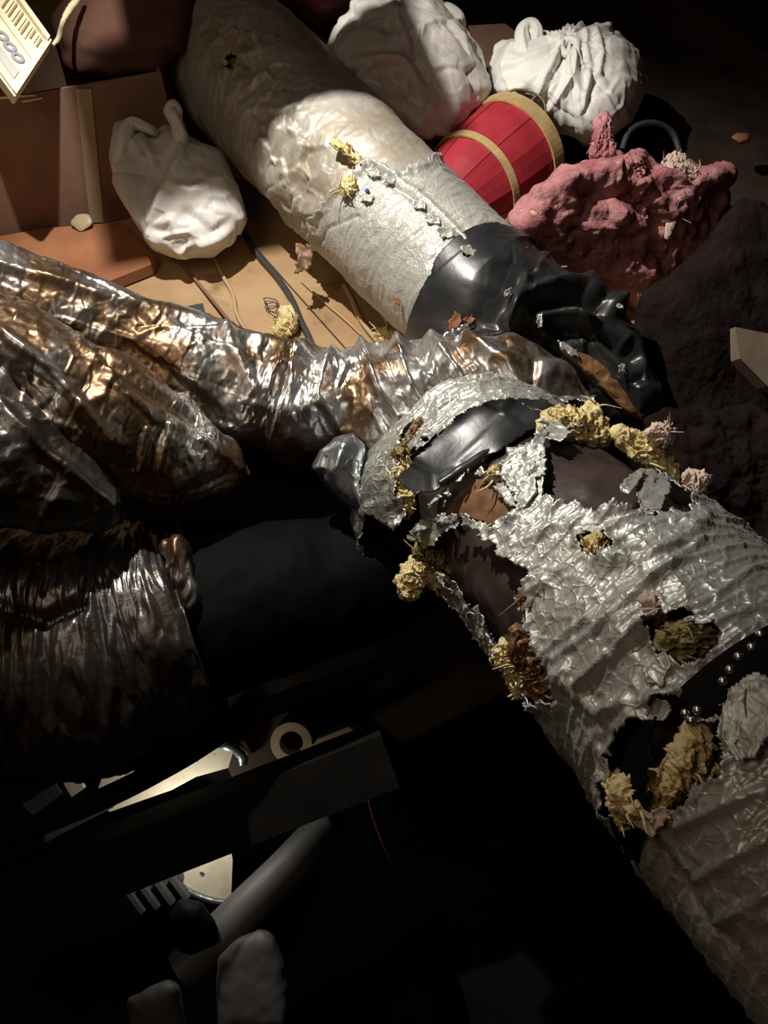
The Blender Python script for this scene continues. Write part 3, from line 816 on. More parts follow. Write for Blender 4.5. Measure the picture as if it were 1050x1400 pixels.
# ---- lower left gathered foil duct
ld = thing('gathered_foil_duct', tuple(P(120, 880, 1.1) * np.array([1, 1, 0]) - np.array([0, 0, 0.2])), 'dusty foil duct with gathered wrinkles at the lower left above the dark pipe', 'duct')
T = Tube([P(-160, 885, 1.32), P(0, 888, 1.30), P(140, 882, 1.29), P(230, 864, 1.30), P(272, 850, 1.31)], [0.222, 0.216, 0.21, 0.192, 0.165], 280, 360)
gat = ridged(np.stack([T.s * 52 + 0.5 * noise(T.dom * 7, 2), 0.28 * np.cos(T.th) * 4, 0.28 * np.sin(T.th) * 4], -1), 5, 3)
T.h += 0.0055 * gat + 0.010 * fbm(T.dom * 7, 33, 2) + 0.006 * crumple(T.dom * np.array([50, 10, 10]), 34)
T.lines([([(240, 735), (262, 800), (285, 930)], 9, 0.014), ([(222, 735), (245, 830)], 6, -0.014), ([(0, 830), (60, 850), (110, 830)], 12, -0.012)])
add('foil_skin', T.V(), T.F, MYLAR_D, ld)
V, F, N = blob([(222, 742), (236, 733), (252, 738), (260, 770), (270, 830), (262, 860), (240, 800)], (246, 780), 1.18, 0.02, 0.04, 50, 80)
V = V + N * (0.007 * ridged(V * np.array([60, 15, 15]), 2, 2))[:, None]
tag(add('amber_fold', V, F, MYLAR, ld), 'amber foil fold at the duct end')

# ================================================================== THINGS ON THE PLATFORM
# ---- cardboard box with a strip of tape
def unit(v):
    v = np.array(v, float); return v / np.linalg.norm(v)


bxr = np.array([-0.515, 1.81, 0.0]); bxd = unit((-0.411, -0.155, 0)); bxb = np.array([bxd[1], -bxd[0], 0])
if bxb[1] < 0: bxb = -bxb
BW, BD, BH, TH = 0.90, 0.26, 0.335, 0.006
cb = thing('cardboard_box', tuple(bxr + bxd * BW / 2 + bxb * BD / 2), 'large brown cardboard box with a vertical strip of tape beside the grey bag', 'box')


def obox(o, ex, ey, sx, sy, z0, z1):
    c = np.array(o) + ex * sx / 2 + ey * sy / 2 + np.array([0, 0, (z0 + z1) / 2])
    return box(c, (sx, sy, z1 - z0), M=np.stack([ex, ey, np.array([0, 0, 1.0])], 1))


add('side', *obox(bxr, bxd, bxb, BW, TH, 0.0, BH), CARD, cb, False)
add('side', *obox(bxr + bxb * (BD - TH), bxd, bxb, BW, TH, 0.0, BH), CARD, cb, False)
add('side', *obox(bxr + bxb * TH, bxd, bxb, TH, BD - 2 * TH, 0.0, BH), CARD, cb, False)
add('bottom', *obox(bxr + bxb * TH + bxd * TH, bxd, bxb, BW - 2 * TH, BD - 2 * TH, 0.0, TH), CARD, cb, False)
add('top_flap', *obox(bxr + bxd * 0.32, bxd, bxb, BW - 0.34, BD, BH, BH + TH), CARD, cb, False)
tp = bxr + bxd * 0.195 - bxb * 0.002
V, F = box(tp + bxd * 0.018 + np.array([0, 0, BH * 0.5]), (0.033, 0.003, BH * 0.98), M=np.stack([unit(bxd + np.array([0, 0, 0.22])), bxb, unit(np.array([0, 0, 1.0]) - bxd * 0.22)], 1))
tag(add('tape_strip', V, F, CARDT, cb, False), 'dull beige packing tape')
V, F, N = blob([(95, 305), (105, 293), (122, 292), (128, 306), (110, 318)], (110, 305), 1.86, 0.006, 0.01, 16, 26)
add('loose_tape_end', V, F, CARDT, cb)

# ---- brown hide bag sitting on the box
V, F, N = blob([(70, 30), (90, -30), (150, -70), (230, -70), (270, -20), (272, 30), (255, 75), (220, 100), (160, 108), (110, 104), (85, 88)], (170, 20), 1.80, 0.14, 0.16, 70, 110, 0.8)
V = V + N * (0.010 * fbm(V * 7, 3, 3))[:, None]
V = bsculpt(V, N, [([(75, 95), (130, 100), (230, 92)], 7, 0.008), ([(90, 70), (150, 85), (235, 72)], 10, -0.006)])
tag(add('hide_bag', V, F, LEATH), 'rounded dark brown hide bag slumped on the cardboard box', 'bag')

# ---- cream printed carton corner
pc = thing('printed_carton', tuple(P(10, 60, 1.45)), 'cream printed carton corner with grey round marks at the upper left', 'carton')
q00, q10, q01 = P(22, 131, 1.50), P(70, 58, 1.56), P(-120, -60, 1.44)
q11 = q10 + q01 - q00


def quadpt(a, b):
    return (q00 * (1 - a) + q10 * a) * (1 - b) + (q01 * (1 - a) + q11 * a) * b


pn = unit(np.cross(q10 - q00, q01 - q00)); pn = pn if pn @ FW < 0 else -pn


def plate4(a0, a1, b0, b1, lift, th=0.003, par=pc, m=PRINT, name='face'):
    c = [quadpt(a0, b0), quadpt(a1, b0), quadpt(a1, b1), quadpt(a0, b1)]
    V = np.array([p + pn * lift for p in c] + [p + pn * (lift - th) for p in c])
    return add(name, V, [[0, 1, 2, 3], [7, 6, 5, 4], [0, 4, 5, 1], [1, 5, 6, 2], [2, 6, 7, 3], [3, 7, 4, 0]], m, par, False)


plate4(0, 1, 0, 1, 0, 0.006, name='front_panel')
bk = -pn * 0.025
for nm, (a, b) in (('side_panel', (q00, q10)), ('side_panel', (q00, q01)), ('side_panel', (q10, q11))):
    V = np.array([a, b, b + bk, a + bk]); nn = unit(np.cross(b - a, bk)) * 0.004
    V = np.vstack([V, V + nn])
    add(nm, V, [[0, 1, 2, 3], [7, 6, 5, 4], [0, 4, 5, 1], [1, 5, 6, 2], [2, 6, 7, 3], [3, 7, 4, 0]], PRINT, pc, False)
plate4(0.0, 0.05, 0.0, 1, 0.006, 0.005, name='raised_edge'); plate4(0.93, 1.0, 0.02, 1, 0.012, 0.010, name='raised_edge')
plate4(0.0, 1.0, 0.0, 0.03, 0.007, 0.005, name='raised_edge')
plate4(0.13, 0.27, 0.07, 0.40, 0.0025, 0.002, m=INKL, name='grey_print_bar')


def ring(a, b, r0, r1, m, name):
    e1, e2 = unit(q10 - q00), unit(q01 - q00); n = 24; c = quadpt(a, b) + pn * 0.003
    e2 = unit(e2 - e1 * (e1 @ e2))
    V = []
    for rr, zz in ((r1, 0), (r0, 0), (r0, -0.002), (r1, -0.002)):
        V += [c + e1 * rr * math.cos(t) * 0.8 + e2 * rr * math.sin(t) + pn * zz for t in np.linspace(0, 2 * math.pi, n, endpoint=False)]
    F = [[k * n + j, k * n + (j + 1) % n, ((k + 1) % 4) * n + (j + 1) % n, ((k + 1) % 4) * n + j] for k in range(4) for j in range(n)]
    return add(name, np.array(V), F, m, pc)


for b in (0.125, 0.205, 0.285):
    ring(0.385, b, 0.006, 0.0135, INKG, 'round_print_mark')
plate4(0.55, 0.57, 0.03, 1, 0.002, 0.002, m=INKL, name='print_line')
for k in range(11):
    b = 0.06 + k * 0.032
    plate4(0.66 if k > 2 else 0.74, 0.90, b, b + 0.013, 0.004, 0.005, m=PRINT if k % 2 else CARDT, name='corrugation')
# curled torn liner edge rising beside the carton
T = Tube([P(72, 62, 1.57), P(80, 52, 1.58), P(86, 30, 1.60), P(96, 12, 1.62), P(112, -8, 1.64)], [0.003, 0.005, 0.005, 0.007, 0.006], 40, 10)
T.h += 0.0015 * noise(T.dom * 200, 2)
add('curled_edge', T.V(), T.F, PRINT, pc)
for a, b in (((-10, 135), (48, 130)), ((30, 139), (58, 134))):
    V, F = beam(P(a[0], a[1], 1.60), P(b[0], b[1], 1.61), 0.003, 0.003)
    add('torn_fibre', V, F, PRINT, pc, False)

# ---- reddish board
V, F = slab_px([(-60, 352), (-40, 330), (60, 312), (165, 304), (213, 350), (206, 362), (130, 392), (-60, 400)], 0.03, 0.028)
tag(add('timber_offcut', V, F, REDW, None, False), 'reddish brown timber offcut lying on the planks before the cardboard box', 'board')


# ---- plastic bags
def bag(name, outline, c, d, tf, tb, m, label, lines, seed, amp=0.010, res=(110, 170), fold=None, freq=9, e=0.75, skew=(0, 0)):
    root_base = P(c[0], c[1], d)
    root = thing(name, (root_base[0], root_base[1], 0.0), label, 'plastic bag')
    V, F, N = blob(outline, c, d, tf, tb, res[0], res[1], e, skew)
    h = amp * (0.5 * ridged(V * freq * 0.8, seed, 2) + 2.0 * crumple(V * freq, seed + 3, 0.1) + 0.5 * crumple(V * freq * 2.7, seed + 4, 0.1))
    if fold:   # pleats fanning out from the knot
        px, _ = proj(V); q = px - np.array(fold[0]); an = np.arctan2(q[:, 1], q[:, 0]); rr = np.linalg.norm(q, axis=1)
        h += fold[1] * ridged(np.stack([np.cos(an) * fold[2], np.sin(an) * fold[2], rr * 0.006], 1), seed + 9, 2) * np.exp(-rr / fold[3])
    V = V + N * h[:, None]
    V = bsculpt(V, N, lines)
    add('bag_body', V, F, m, root)
    return root


def bag_ear(root, pts, radii, m, seed):
    T = Tube(pts, radii, 50, 40)
    T.h += (0.004 * ridged(T.dom * np.array([15, 60, 60]), seed, 2)) * np.minimum(1, T.r[:, None] / 0.012)
    return add('bag_handle', T.V(), T.F, m, root)


b1 = bag('grey_bag', [(157, 205), (164, 172), (185, 165), (208, 176), (230, 172), (246, 184), (300, 214), (322, 255), (334, 298), (315, 332), (290, 347), (245, 351), (212, 336), (182, 292), (162, 252)], (245, 265), 1.80, 0.11, 0.12, BAG,
         'pale grey plastic bag with a raised handle loop resting on the planks', [([(166, 175), (160, 215), (172, 260), (215, 330)], 9, 0.014), ([(246, 185), (248, 215), (225, 255), (212, 300)], 8, 0.018), ([(180, 205), (186, 235), (195, 225)], 7, -0.018), ([(205, 180), (220, 215), (215, 245)], 12, -0.016),
         ([(240, 255), (260, 262), (305, 240)], 8, 0.010), ([(212, 320), (255, 345), (300, 325), (325, 300)], 7, 0.010), ([(255, 290), (290, 320), (320, 305)], 8, -0.010), ([(215, 310), (235, 300), (250, 345)], 6, 0.008)], 3, 0.008)
bag_ear(b1, [P(243, 225, 1.72), P(246, 190, 1.71), P(240, 165, 1.70), P(232, 152, 1.70), P(237, 143, 1.70), P(243, 150, 1.71), P(244, 165, 1.72)], [0.012, 0.014, 0.012, 0.011, 0.010, 0.009, 0.006], BAG, 4)
bag_ear(b1, [P(160, 225, 1.72), P(168, 190, 1.70), P(180, 170, 1.71), P(205, 178, 1.73), P(222, 186, 1.78)], [0.012, 0.014, 0.012, 0.010, 0.003], BAG, 6)

b2 = bag('translucent_bag', [(445, 78), (458, 42), (488, 6), (540, -12), (590, -6), (622, 20), (650, 68), (668, 120), (655, 150), (615, 185), (596, 196), (562, 190), (520, 160), (482, 118)], (560, 90), 1.86, 0.13, 0.13, BAG2,
         'grey translucent plastic bag slumped between the rear duct and the red basket', [([(465, 92), (520, 82), (560, 85), (590, 130), (610, 180)], 9, 0.016), ([(475, 100), (500, 130), (535, 165)], 10, 0.014), ([(560, 70), (580, 110), (605, 165)], 10, -0.018), ([(540, 10), (545, 50), (590, 35)], 8, 0.012), ([(490, 20), (540, 40), (575, 70)], 9, -0.010), ([(590, 70), (625, 120), (630, 160)], 14, 0.010), ([(500, 110), (560, 130), (595, 165)], 10, -0.008)], 8, 0.009)
b3 = bag('tied_bag', [(672, 98), (682, 66), (705, 56), (740, 55), (775, 47), (805, 42), (832, 38), (855, 55), (878, 85), (880, 112), (862, 158), (835, 186), (802, 196), (760, 172), (715, 135), (676, 126)], (780, 110), 1.95, 0.14, 0.14, BAGW,
         'white tied plastic bag with fanned pleats and a knot behind the red basket', [([(800, 45), (808, 90), (798, 150)], 4, 0.014), ([(815, 42), (822, 75), (818, 100)], 4, 0.012), ([(790, 60), (780, 110), (745, 160)], 5, 0.014), ([(770, 60), (745, 105), (738, 130)], 6, 0.012), ([(805, 60), (812, 110), (800, 150)], 5, -0.012), ([(700, 65), (690, 90)], 8, 0.010), ([(840, 60), (850, 120)], 14, 0.006)], 15, 0.006, fold=((778, 62), 0.016, 4.0, 90))
bag_ear(b3, [P(722, 78, 1.86), P(715, 60, 1.85), P(714, 42, 1.85), P(722, 34, 1.85), P(732, 40, 1.85), P(733, 56, 1.86), P(728, 74, 1.87)], [0.016, 0.015, 0.012, 0.012, 0.013, 0.013, 0.010], BAGW, 8)
T = Tube([P(766, 66, 1.82), P(776, 54, 1.81), P(788, 58, 1.80), P(786, 70, 1.80), P(774, 74, 1.80), P(768, 66, 1.81)], [0.008, 0.009, 0.009, 0.009, 0.009, 0.007], 40, 20)
add('knot', T.V(), T.F, BAGW, b3)

# ---- red slatted basket lying on its side
bax = unit(0.66 * RT + 0.66 * UP + 0.36 * FW)
bc0 = P(612, 284, 1.79)
bk_ = thing('slatted_basket', (bc0[0], bc0[1], 0.0), 'red wooden slatted basket with gold bands lying tipped on its side', 'basket')
e1 = unit(np.cross(bax, FW)); e2 = np.cross(bax, e1)
BL, R0, R1, NS = 0.272, 0.099, 0.140, 16


def basket_pt(a, z, r):
    return bc0 + bax * z + (e1 * math.cos(a) + e2 * math.sin(a)) * r


def bulge(t):
    return R0 + (R1 - R0) * t ** 0.8 + 0.010 * math.sin(math.pi * t)


for k in range(NS):
    a0 = 2 * math.pi * k / NS; da = 2 * math.pi / NS * 0.985
    lift = 0.0018 * (k % 2)
    V = []
    for t in np.linspace(0, 1, 7):
        for (aa, ro) in ((a0, 0.0), (a0 + da / 2, 0.0), (a0 + da, 0.0), (a0 + da, -0.004), (a0, -0.004)):
            V.append(basket_pt(aa, t * BL, (bulge(t) + ro + lift) * (1.0 if aa != a0 + da / 2 else 0.992)))
    F = []
    for i in range(6):
        for j in range(5):
            F.append([i * 5 + j, i * 5 + (j + 1) % 5, (i + 1) * 5 + (j + 1) % 5, (i + 1) * 5 + j])
    F += [[0, 1, 2, 3, 4], [34, 33, 32, 31, 30]]
    add('stave', np.array(V), F, RED, bk_, False)


def band(t0, t1, ex, th, name, m=GOLD):
    n = 64; V = []
    for t, r in ((t0, bulge(t0) + ex), (t1, bulge(t1) + ex), (t1, bulge(t1) + ex - th), (t0, bulge(t0) + ex - th)):
        V += [basket_pt(a, t * BL, r) for a in np.linspace(0, 2 * math.pi, n, endpoint=False)]
    F = [[k * n + j, k * n + (j + 1) % n, ((k + 1) % 4) * n + (j + 1) % n, ((k + 1) % 4) * n + j] for k in range(4) for j in range(n)]
    return add(name, np.array(V), F, m, bk_, False)


band(0.88, 1.02, 0.006, 0.005, 'rim_band'); band(0.34, 0.405, 0.0055, 0.004, 'middle_band')
n = 32
V = [basket_pt(a, 0.004, R0 - 0.003) for a in np.linspace(0, 2 * math.pi, n, endpoint=False)] + [basket_pt(a, 0.010, R0 - 0.003) for a in np.linspace(0, 2 * math.pi, n, endpoint=False)]
add('base_disc', np.array(V), [list(range(n)), list(range(n, 2 * n))[::-1]] + [[k, n + k, n + (k + 1) % n, (k + 1) % n] for k in range(n)], RED, bk_, False)
for k, pts in enumerate([[(683, 133, 1.80), (703, 123, 1.79), (728, 127, 1.79), (743, 138, 1.79), (747, 160, 1.80)], [(678, 134, 1.80), (700, 130, 1.80), (722, 148, 1.80), (738, 168, 1.81)], [(690, 128, 1.81), (712, 138, 1.80), (730, 156, 1.81)], [(742, 172, 1.81), (752, 182, 1.81), (760, 194, 1.81)]]):
    T = Tube([P(*p) for p in pts], [0.0032] * len(pts), 24, 8)
    add('wire_handle', T.V(), T.F, WIRE, bk_)
# ---- pink insulation
pk = thing('pink_insulation', tuple(P(840, 300, 1.72) * np.array([1, 1, 0])), 'ragged clump of pink fibreglass insulation beside the red basket', 'insulation')
V, F, N = blob([(694, 302), (715, 282), (745, 255), (765, 238), (800, 222), (830, 218), (870, 214), (905, 226), (935, 222), (965, 232), (1002, 232), (990, 258), (1005, 300), (985, 370), (945, 430), (885, 450), (835, 400), (780, 365), (730, 335), (700, 322)], (850, 310), 1.67, 0.13, 0.12, 150, 230, 0.75, (0.55, 1.0))
V = V + N * (0.022 * fbm(V * 11, 5, 3, 0.5) + 0.009 * crumple(V * 18, 7) + 0.0025 * fbm(V * 70, 8, 2))[:, None]
V = bsculpt(V, N, [([(740, 265), (800, 240), (870, 225)], 12, 0.016), ([(800, 262), (860, 270), (900, 300)], 12, -0.024), ([(900, 240), (950, 245), (995, 238)], 10, 0.016), ([(760, 300), (800, 330), (830, 360)], 12, -0.014), ([(880, 250), (905, 290)], 9, 0.018)])
add('wool_body', V, F, PINK, pk)
tuft('pink_tuft', [(806, 212), (812, 192), (816, 160), (826, 153), (834, 166), (836, 195), (850, 215), (830, 222)], (825, 192), 1.60, 0.02, PINK, pk, 61, amp=0.006, strands=2)
tuft('pink_tuft', [(845, 235), (855, 218), (872, 215), (880, 235), (868, 250)], (862, 232), 1.52, 0.02, PINK, pk, 62, amp=0.007, strands=2)
tuft('pale_tuft', [(905, 222), (920, 208), (934, 212), (950, 232), (962, 248), (945, 242), (928, 238), (915, 250), (908, 236)], (926, 228), 1.56, 0.010, PALE, pk, 63, amp=0.004, strands=22)
tuft('pale_tuft', [(918, 285), (924, 262), (932, 262), (928, 290), (914, 328), (908, 328)], (922, 288), 1.57, 0.006, PALE, pk, 64, amp=0.003, strands=6)
tuft('pale_tuft', [(860, 280), (868, 264), (880, 268), (882, 288), (888, 306), (872, 292)], (873, 282), 1.555, 0.008, PINK, pk, 65, amp=0.006, strands=5)
tuft('yellow_tuft', [(738, 318), (750, 310), (762, 320), (755, 330), (742, 328)], (750, 320), 1.545, 0.012, YELLOW, pk, 66, strands=4, res=(26, 40))
for k, (u, v) in enumerate([(772, 262), (782, 256), (748, 300), (812, 248)]):
    tuft('pink_fleck', [(u - 6, v - 3), (u, v - 7), (u + 6, v - 2), (u + 4, v + 5), (u - 4, v + 5)], (u, v), 1.545, 0.006, PINK, pk, 70 + k, amp=0.003, strands=1, res=(14, 20))
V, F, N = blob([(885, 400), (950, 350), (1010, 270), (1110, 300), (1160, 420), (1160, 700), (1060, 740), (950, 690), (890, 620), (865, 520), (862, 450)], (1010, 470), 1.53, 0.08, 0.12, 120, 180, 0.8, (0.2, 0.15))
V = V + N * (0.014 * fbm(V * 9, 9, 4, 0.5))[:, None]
tag(add('loose_insulation', V, F, PINKD), 'insulation heap painted dark as shade spreading right of the pink clump', 'insulation')

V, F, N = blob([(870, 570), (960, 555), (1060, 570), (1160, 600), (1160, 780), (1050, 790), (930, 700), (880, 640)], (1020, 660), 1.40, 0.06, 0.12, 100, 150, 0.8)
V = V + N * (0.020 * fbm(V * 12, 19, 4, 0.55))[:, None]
tag(add('loose_insulation', V, F, PINKD), 'added insulation heap painted dark as shade behind the torn foreground duct', 'insulation')  # added to cover lit boards; its near-black tone stands for shade

# ---- cables and litter on the planks
def cable(pts, r, m, label, name='cable', lift=0.0):
    q = [PZ(u, v, r + lift) for u, v in pts]
    T = Tube(q, [r] * len(q), 60, 10)
    return tag(add(name, T.V(), T.F, m), label, 'cable')


cable([(335, 318), (350, 345), (378, 378), (398, 408), (412, 440), (424, 465), (432, 490)], 0.0075, CABLEK, 'thick black cable running down the planks beside the yellow tuft')
cable([(470, 390), (480, 408), (494, 438), (512, 462), (530, 482)], 0.006, CABLEB, 'tan cable lying against the rear duct')
cable([(292, 352), (305, 378), (318, 402), (324, 430), (340, 458), (352, 475)], 0.005, CABLEB, 'tan cable on the planks nearest the grey bag')
cable([(412, 384), (440, 410), (475, 440), (500, 464), (515, 482)], 0.0028, CABLEB, 'thin brown cord between the black cable and the tan cable', 'cord')
cable([(242, 352), (275, 392), (310, 435), (338, 470)], 0.004, CARD, 'dark brown cord along the plank seam below the grey bag', 'cord')


def floor_tuft(name, ol, c, z, m, label, cat, seed, th=0.02):
    d = proj(PZ(c[0], c[1], z)[None])[1][0]
    o = tuft(name, ol, c, d, th, m, None, seed, res=(40, 64))
    return tag(o, label, cat)


floor_tuft('fibreglass_tuft', [(372, 460), (378, 445), (388, 430), (384, 422), (396, 420), (404, 432), (402, 452), (388, 464)], (389, 444), 0.02, YELLOW, 'yellow fibreglass tuft on the planks beside the black cable', 'insulation', 101)
floor_tuft('fibreglass_tuft', [(514, 455), (525, 450), (540, 456), (536, 468), (520, 466)], (527, 459), 0.02, YELLOW, 'small yellow fibreglass tuft at the foot of the rear duct', 'insulation', 102)
floor_tuft('fibreglass_tuft', [(310, 452), (318, 447), (326, 454), (320, 461)], (318, 454), 0.01, OLIVE, 'tiny dusty fibreglass crumb by the tan cable end', 'insulation', 103, 0.01)
# dark curls of wire by the tuft
rs_ = np.random.RandomState(5)
q = [PZ(368 + 9 * math.cos(t * 1.3) + 3 * math.cos(3.1 * t) + t * 0.9, 412 + 9 * math.sin(t * 1.3 + 0.4) + t * 1.3, 0.006 + 0.004 * rs_.rand()) for t in np.linspace(0, 11, 26)]
T = Tube(q, [0.0013] * len(q), 160, 6)
tag(add('wire_tangle', T.V(), T.F, CABLEK), 'thin dark wire tangle above the yellow tuft on the planks', 'wire')
o = flap([(535, 408), (543, 404), (550, 412), (545, 418), (537, 415)], rear_d(543, 411) - 0.004, seed=110, m=LEAF, parent=None, n=14, amp=0.003, curl=0.004, name='dry_leaf')
tag(o, 'small dry brown leaf stuck on the rear silver duct', 'leaf')
V, F = box(PZ(270, 428, 0.012), (0.035, 0.03, 0.026), 0.3)
tag(add('plastic_plug', V, F, CABLEK, None, False), 'small black plastic plug on the planks behind the foil duct', 'plug')

# ---- dim things at the back
V, F, N = blob([(395, -20), (420, -40), (480, -40), (500, -5), (460, 25), (430, 30), (405, 10)], (445, -5), 2.25, 0.1, 0.1, 50, 80)
V = V + N * (0.01 * fbm(V * 9, 4, 3))[:, None]
tag(add('red_cloth_bundle', V, F, DKRED), 'dark red cloth bundle at the top edge behind the rear duct', 'bundle')
V, F, N = blob([(370, 35), (385, 22), (405, 28), (418, 45), (412, 60), (392, 58), (376, 48)], (394, 42), 1.98, 0.04, 0.06, 40, 60)
tag(add('black_pouch', V, F, BLACKD), 'small black pouch against the far end of the rear duct', 'pouch')
V, F, N = blob([(270, 10), (290, -25), (340, -35), (390, -10), (372, 18), (330, 26), (295, 36)], (330, 2), 2.2, 0.08, 0.08, 50, 80)
V = V + N * (0.012 * crumple(V * 14, 4) + 0.01 * fbm(V * 9, 5, 2))[:, None]
tag(add('garland_heap', V, F, mat('dark_foliage', (0.06, 0.045, 0.02), 0.8, 0.0, (0.10, 0.03, 0.015), 25)), 'dark garland heap at the top edge beyond the duct end', 'garland')
V, F = plate_px([(640, 35), (690, 32), (712, 48), (720, 90), (660, 110)], 2.15, 0.02)
tag(add('brown_panel', V, F, CARD, None, False), 'brown card panel standing behind the two white bags', 'panel')
T = Tube([P(850, 205, 1.9), P(862, 178, 1.9), P(890, 168, 1.92), P(918, 180, 1.95), P(930, 210, 1.96)], [0.008] * 5, 40, 10)
tag(add('black_hose', T.V(), T.F, CABLEK), 'black hose loop arching behind the pink insulation', 'hose')
V, F, N = blob([(998, 188), (1008, 181), (1024, 182), (1027, 192), (1012, 198)], (1012, 190), 1.95, 0.02, 0.03, 20, 30)
tag(add('brick_chip', V, F, REDW), 'small reddish chip in the dark right of the pink insulation', 'chip')
V, F = plate_px([(1005, 447), (1080, 462), (1100, 560), (1050, 528), (1012, 490)], 1.42, 0.05, (0.2, 0.0))
tag(add('pine_offcut', V, F, mat('darker_pine', (0.24, 0.185, 0.13), 0.8, 0.0, (0.19, 0.14, 0.10), 18), None, False), 'pale pine offcut sticking in at the right edge', 'board')  # pine in a darker tone than the block
V, F = beam(P(860, -30, 2.6), P(1120, 150, 2.3), 0.05, 0.12)
tag(add('rafter', V, F, DARKW, None, False), 'dark rafter slanting across the upper right corner', 'rafter')

# ================================================================== THINGS IN THE OPEN BAY (lower left)
def bay(name, V, F, m, label, cat, smooth=False):
    return tag(add(name, V, F, m, None, smooth), label, cat)


T = Tube([P(-60, 1172, 1.28), P(60, 1125, 1.28), P(160, 1083, 1.28), P(250, 1035, 1.28), P(330, 985, 1.29), P(400, 955, 1.32), P(520, 915, 1.40)], [0.019] * 7, 90, 20)
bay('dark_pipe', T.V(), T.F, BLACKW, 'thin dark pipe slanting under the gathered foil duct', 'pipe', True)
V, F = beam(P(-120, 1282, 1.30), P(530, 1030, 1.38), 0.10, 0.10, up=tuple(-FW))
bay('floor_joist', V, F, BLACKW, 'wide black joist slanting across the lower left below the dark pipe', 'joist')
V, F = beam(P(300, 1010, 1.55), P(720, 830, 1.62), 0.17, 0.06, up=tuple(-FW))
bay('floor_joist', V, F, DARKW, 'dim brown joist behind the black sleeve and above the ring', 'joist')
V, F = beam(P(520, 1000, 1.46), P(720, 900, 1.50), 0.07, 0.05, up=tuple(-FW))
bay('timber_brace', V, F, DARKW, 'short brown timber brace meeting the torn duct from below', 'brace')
V, F = plate_px([(140, 1062), (250, 1042), (300, 1022), (320, 1024), (312, 1050), (268, 1062), (235, 1080), (150, 1110), (130, 1090)], 1.48, 0.012)
bay('plasterboard_scrap', V, F, CREAM, 'pale stained plasterboard strip showing between pipe and joist', 'plasterboard')
V, F = plate_px([(80, 1060), (105, 1058), (115, 1078), (98, 1090)], 1.47, 0.01)
bay('plasterboard_scrap', V, F, CREAM, 'small pale plasterboard scrap left of the long strip', 'plasterboard')
V, F = plate_px([(30, 1100), (75, 1072), (85, 1085), (45, 1115)], 1.47, 0.02)
bay('sheet_metal_strip', V, F, GREYM, 'dim grey sheet metal strip above the dark pipe at the left edge', 'metal strip')
V, F = plate_px([(60, 1138), (112, 1110), (150, 1096), (155, 1104), (110, 1127), (62, 1152)], 1.46, 0.02)
bay('sheet_metal_strip', V, F, GREYM, 'dim grey sheet metal strip between the dark pipe and the black joist', 'metal strip')
T = Tube([P(296, 1022, 1.5), P(312, 1018, 1.49), P(330, 1030, 1.5), P(332, 1045, 1.5)], [0.01, 0.014, 0.014, 0.01], 30, 16)
bay('crumpled_tape', T.V(), T.F, TAPE, 'crumpled silver tape at the end of the plasterboard strip', 'tape', True)
# metal plate with lipped lower edge
mp_ = thing('metal_plate', tuple(P(280, 1185, 1.6)), 'pale speckled metal plate with a rolled lower lip beneath the black joist', 'plate')
V, F = plate_px([(224, 1192), (240, 1175), (300, 1142), (312, 1140), (318, 1175), (316, 1225), (308, 1232), (285, 1228), (262, 1220), (240, 1205)], 1.52, 0.006)
add('plate_face', V, F, CREAM, mp_, False)
T = Tube([P(222, 1191, 1.515), P(240, 1206, 1.515), (P(265, 1222, 1.515)), P(290, 1231, 1.515), P(312, 1234, 1.515)], [0.004, 0.006, 0.007, 0.007, 0.006], 40, 10)
add('rolled_lip', T.V(), T.F, TAPE, mp_)
for u, v, r in ((276, 1194, 0.005), (240, 1174, 0.006), (274, 1160, 0.003)):
    V, F, N = blob([(u - 4, v), (u, v - 4), (u + 4, v), (u, v + 4)], (u, v), 1.518, 0.004, 0.004, 10, 14); add('screw_head', V, F, STEEL, mp_)
V, F = plate_px([(288, 1248), (312, 1250), (318, 1270), (306, 1290), (300, 1275)], 1.55, 0.01)
bay('metal_tab', V, F, CREAM, 'small pale metal tab below the speckled plate', 'tab')
lp = P(250, 1142, 1.405)
ll = bpy.data.lights.new('bay_fill_light', 'POINT'); ll.energy = 0.8; ll.color = (1.0, 0.93, 0.78); ll.shadow_soft_size = 0.012  # unseen fill added under the joist to brighten the pale scraps
lo_ = bpy.data.objects.new('bay_fill_light', ll); COL.objects.link(lo_); lo_.location = lp
# ring and block
n = 40; rc = P(398, 1016, 1.50); e_u = UP; V = []
for rr, zz in ((0.042, 0), (0.024, 0), (0.024, 0.05), (0.042, 0.05)):
    V += [rc + RT * rr * math.cos(t) + UP * rr * math.sin(t) + FW * zz for t in np.linspace(0, 2 * math.pi, n, endpoint=False)]
F = [[k * n + j, k * n + (j + 1) % n, ((k + 1) % 4) * n + (j + 1) % n, ((k + 1) % 4) * n + j] for k in range(4) for j in range(n)]
bay('card_tube', np.array(V), F, BEIGE, 'beige card tube end peeking over the black joist', 'tube')
V, F = plate_px([(418, 1030), (436, 1010), (476, 994), (492, 1004), (490, 1030), (455, 1040)], 1.49, 0.04)
bay('pine_block', V, F, BEIGE, 'pale pine block beside the card tube end', 'block')
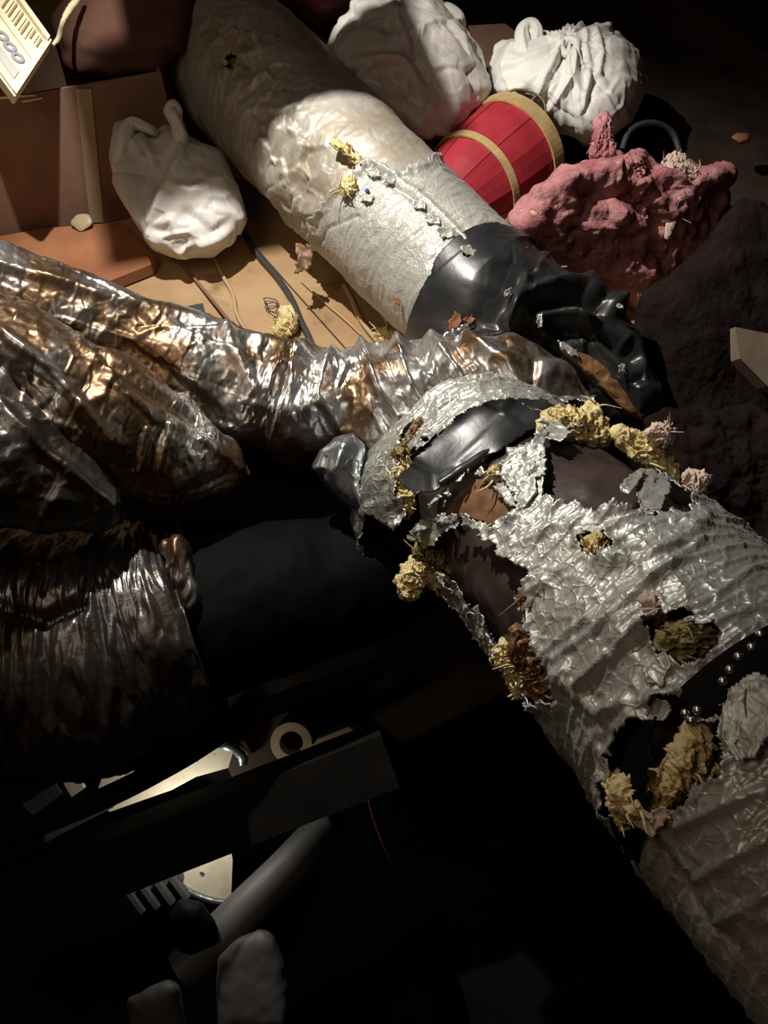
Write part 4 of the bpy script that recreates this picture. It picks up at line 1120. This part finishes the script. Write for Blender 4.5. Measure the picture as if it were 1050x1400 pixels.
# grey pipe with round end, dim sacks
T = Tube([P(462, 1112, 1.50), P(455, 1118, 1.50), P(400, 1180, 1.48), P(330, 1250, 1.46), P(250, 1330, 1.42)], [0.01, 0.036, 0.04, 0.042, 0.042], 60, 40)
bay('grey_pipe', T.V(), T.F, GREYM, 'dim grey pipe running down from below the black joist', 'pipe', True)
for ol, c, lb in (([(300, 1308), (330, 1280), (358, 1268), (375, 1276), (388, 1320), (395, 1420), (300, 1420), (296, 1350)], (345, 1345), 'dim grey paper sack standing below the grey pipe'),
                  ([(174, 1368), (200, 1352), (230, 1338), (245, 1345), (255, 1400), (250, 1460), (190, 1460)], (215, 1400), 'dim grey paper sack cut by the bottom edge')):
    V, F, N = blob(ol, c, 1.36, 0.05, 0.06, 60, 90, 0.55)
    V = V + N * (0.004 * fbm(V * 12, 5, 3))[:, None]
    bay('paper_sack', V, F, GREYM, lb, 'sack', True)
V, F, N = blob([(232, 1250), (245, 1228), (275, 1232), (295, 1260), (300, 1290), (260, 1310), (225, 1290)], (262, 1270), 1.42, 0.05, 0.05, 40, 60)
bay('black_sack', V, F, BLACKD, 'black rounded sack in front of the speckled metal plate', 'sack', True)
vt = thing('louvre_vent', tuple(P(215, 1225, 1.5)), 'dim grey louvre vent of four slats left of the speckled plate', 'vent')
for k in range(4):
    u = 175 + k * 20
    V, F = beam(P(u, 1215 - k * 6, 1.5), P(u + 22, 1245 - k * 6, 1.5), 0.010, 0.02, up=tuple(-FW))
    add('slat', V, F, GREYM, vt, False)
V, F = beam(P(165, 1222, 1.515), P(250, 1196, 1.515), 0.012, 0.02, up=tuple(-FW)); add('frame', V, F, GREYM, vt, False)
T = Tube([P(492, 1022, 1.45), P(494, 1050, 1.44), P(502, 1085, 1.44), P(515, 1130, 1.46), P(535, 1180, 1.5)], [0.003] * 5, 40, 8)
bay('red_wire', T.V(), T.F, mat('dull_red_sheath', (0.20, 0.07, 0.06), 0.5), 'thin dull red wire hanging past the joist end', 'wire', True)

# ---- unseen struts added to cast the shadow band, between the lamp and the far end of the platform (above the picture)
L_ = np.array(LIGHT_POS); sa, sb = P(215, 158, 1.68), P(560, 72, 1.72)
fa = 0.36
a_, b_ = L_ + fa * (sa - L_), L_ + fa * (sb - L_)
dd_ = b_ - a_
V, F = beam(a_ - dd_ * 0.28, b_ + dd_ * 0.05, 0.04, 0.125, up=tuple(np.cross(unit((a_ + b_) / 2 - L_), unit(dd_))))
struct('shadow_strut_1', V, F, BROWNW)
sa, sb = P(320, 105, 1.75), P(265, -120, 2.2)
a_, b_ = L_ + fa * (sa - L_), L_ + fa * (sb - L_); dd_ = b_ - a_
V, F = beam(a_, b_ + dd_ * 0.8, 0.04, 0.16, up=tuple(np.cross(unit((a_ + b_) / 2 - L_), unit(dd_))))
struct('shadow_strut_2', V, F, BROWNW)
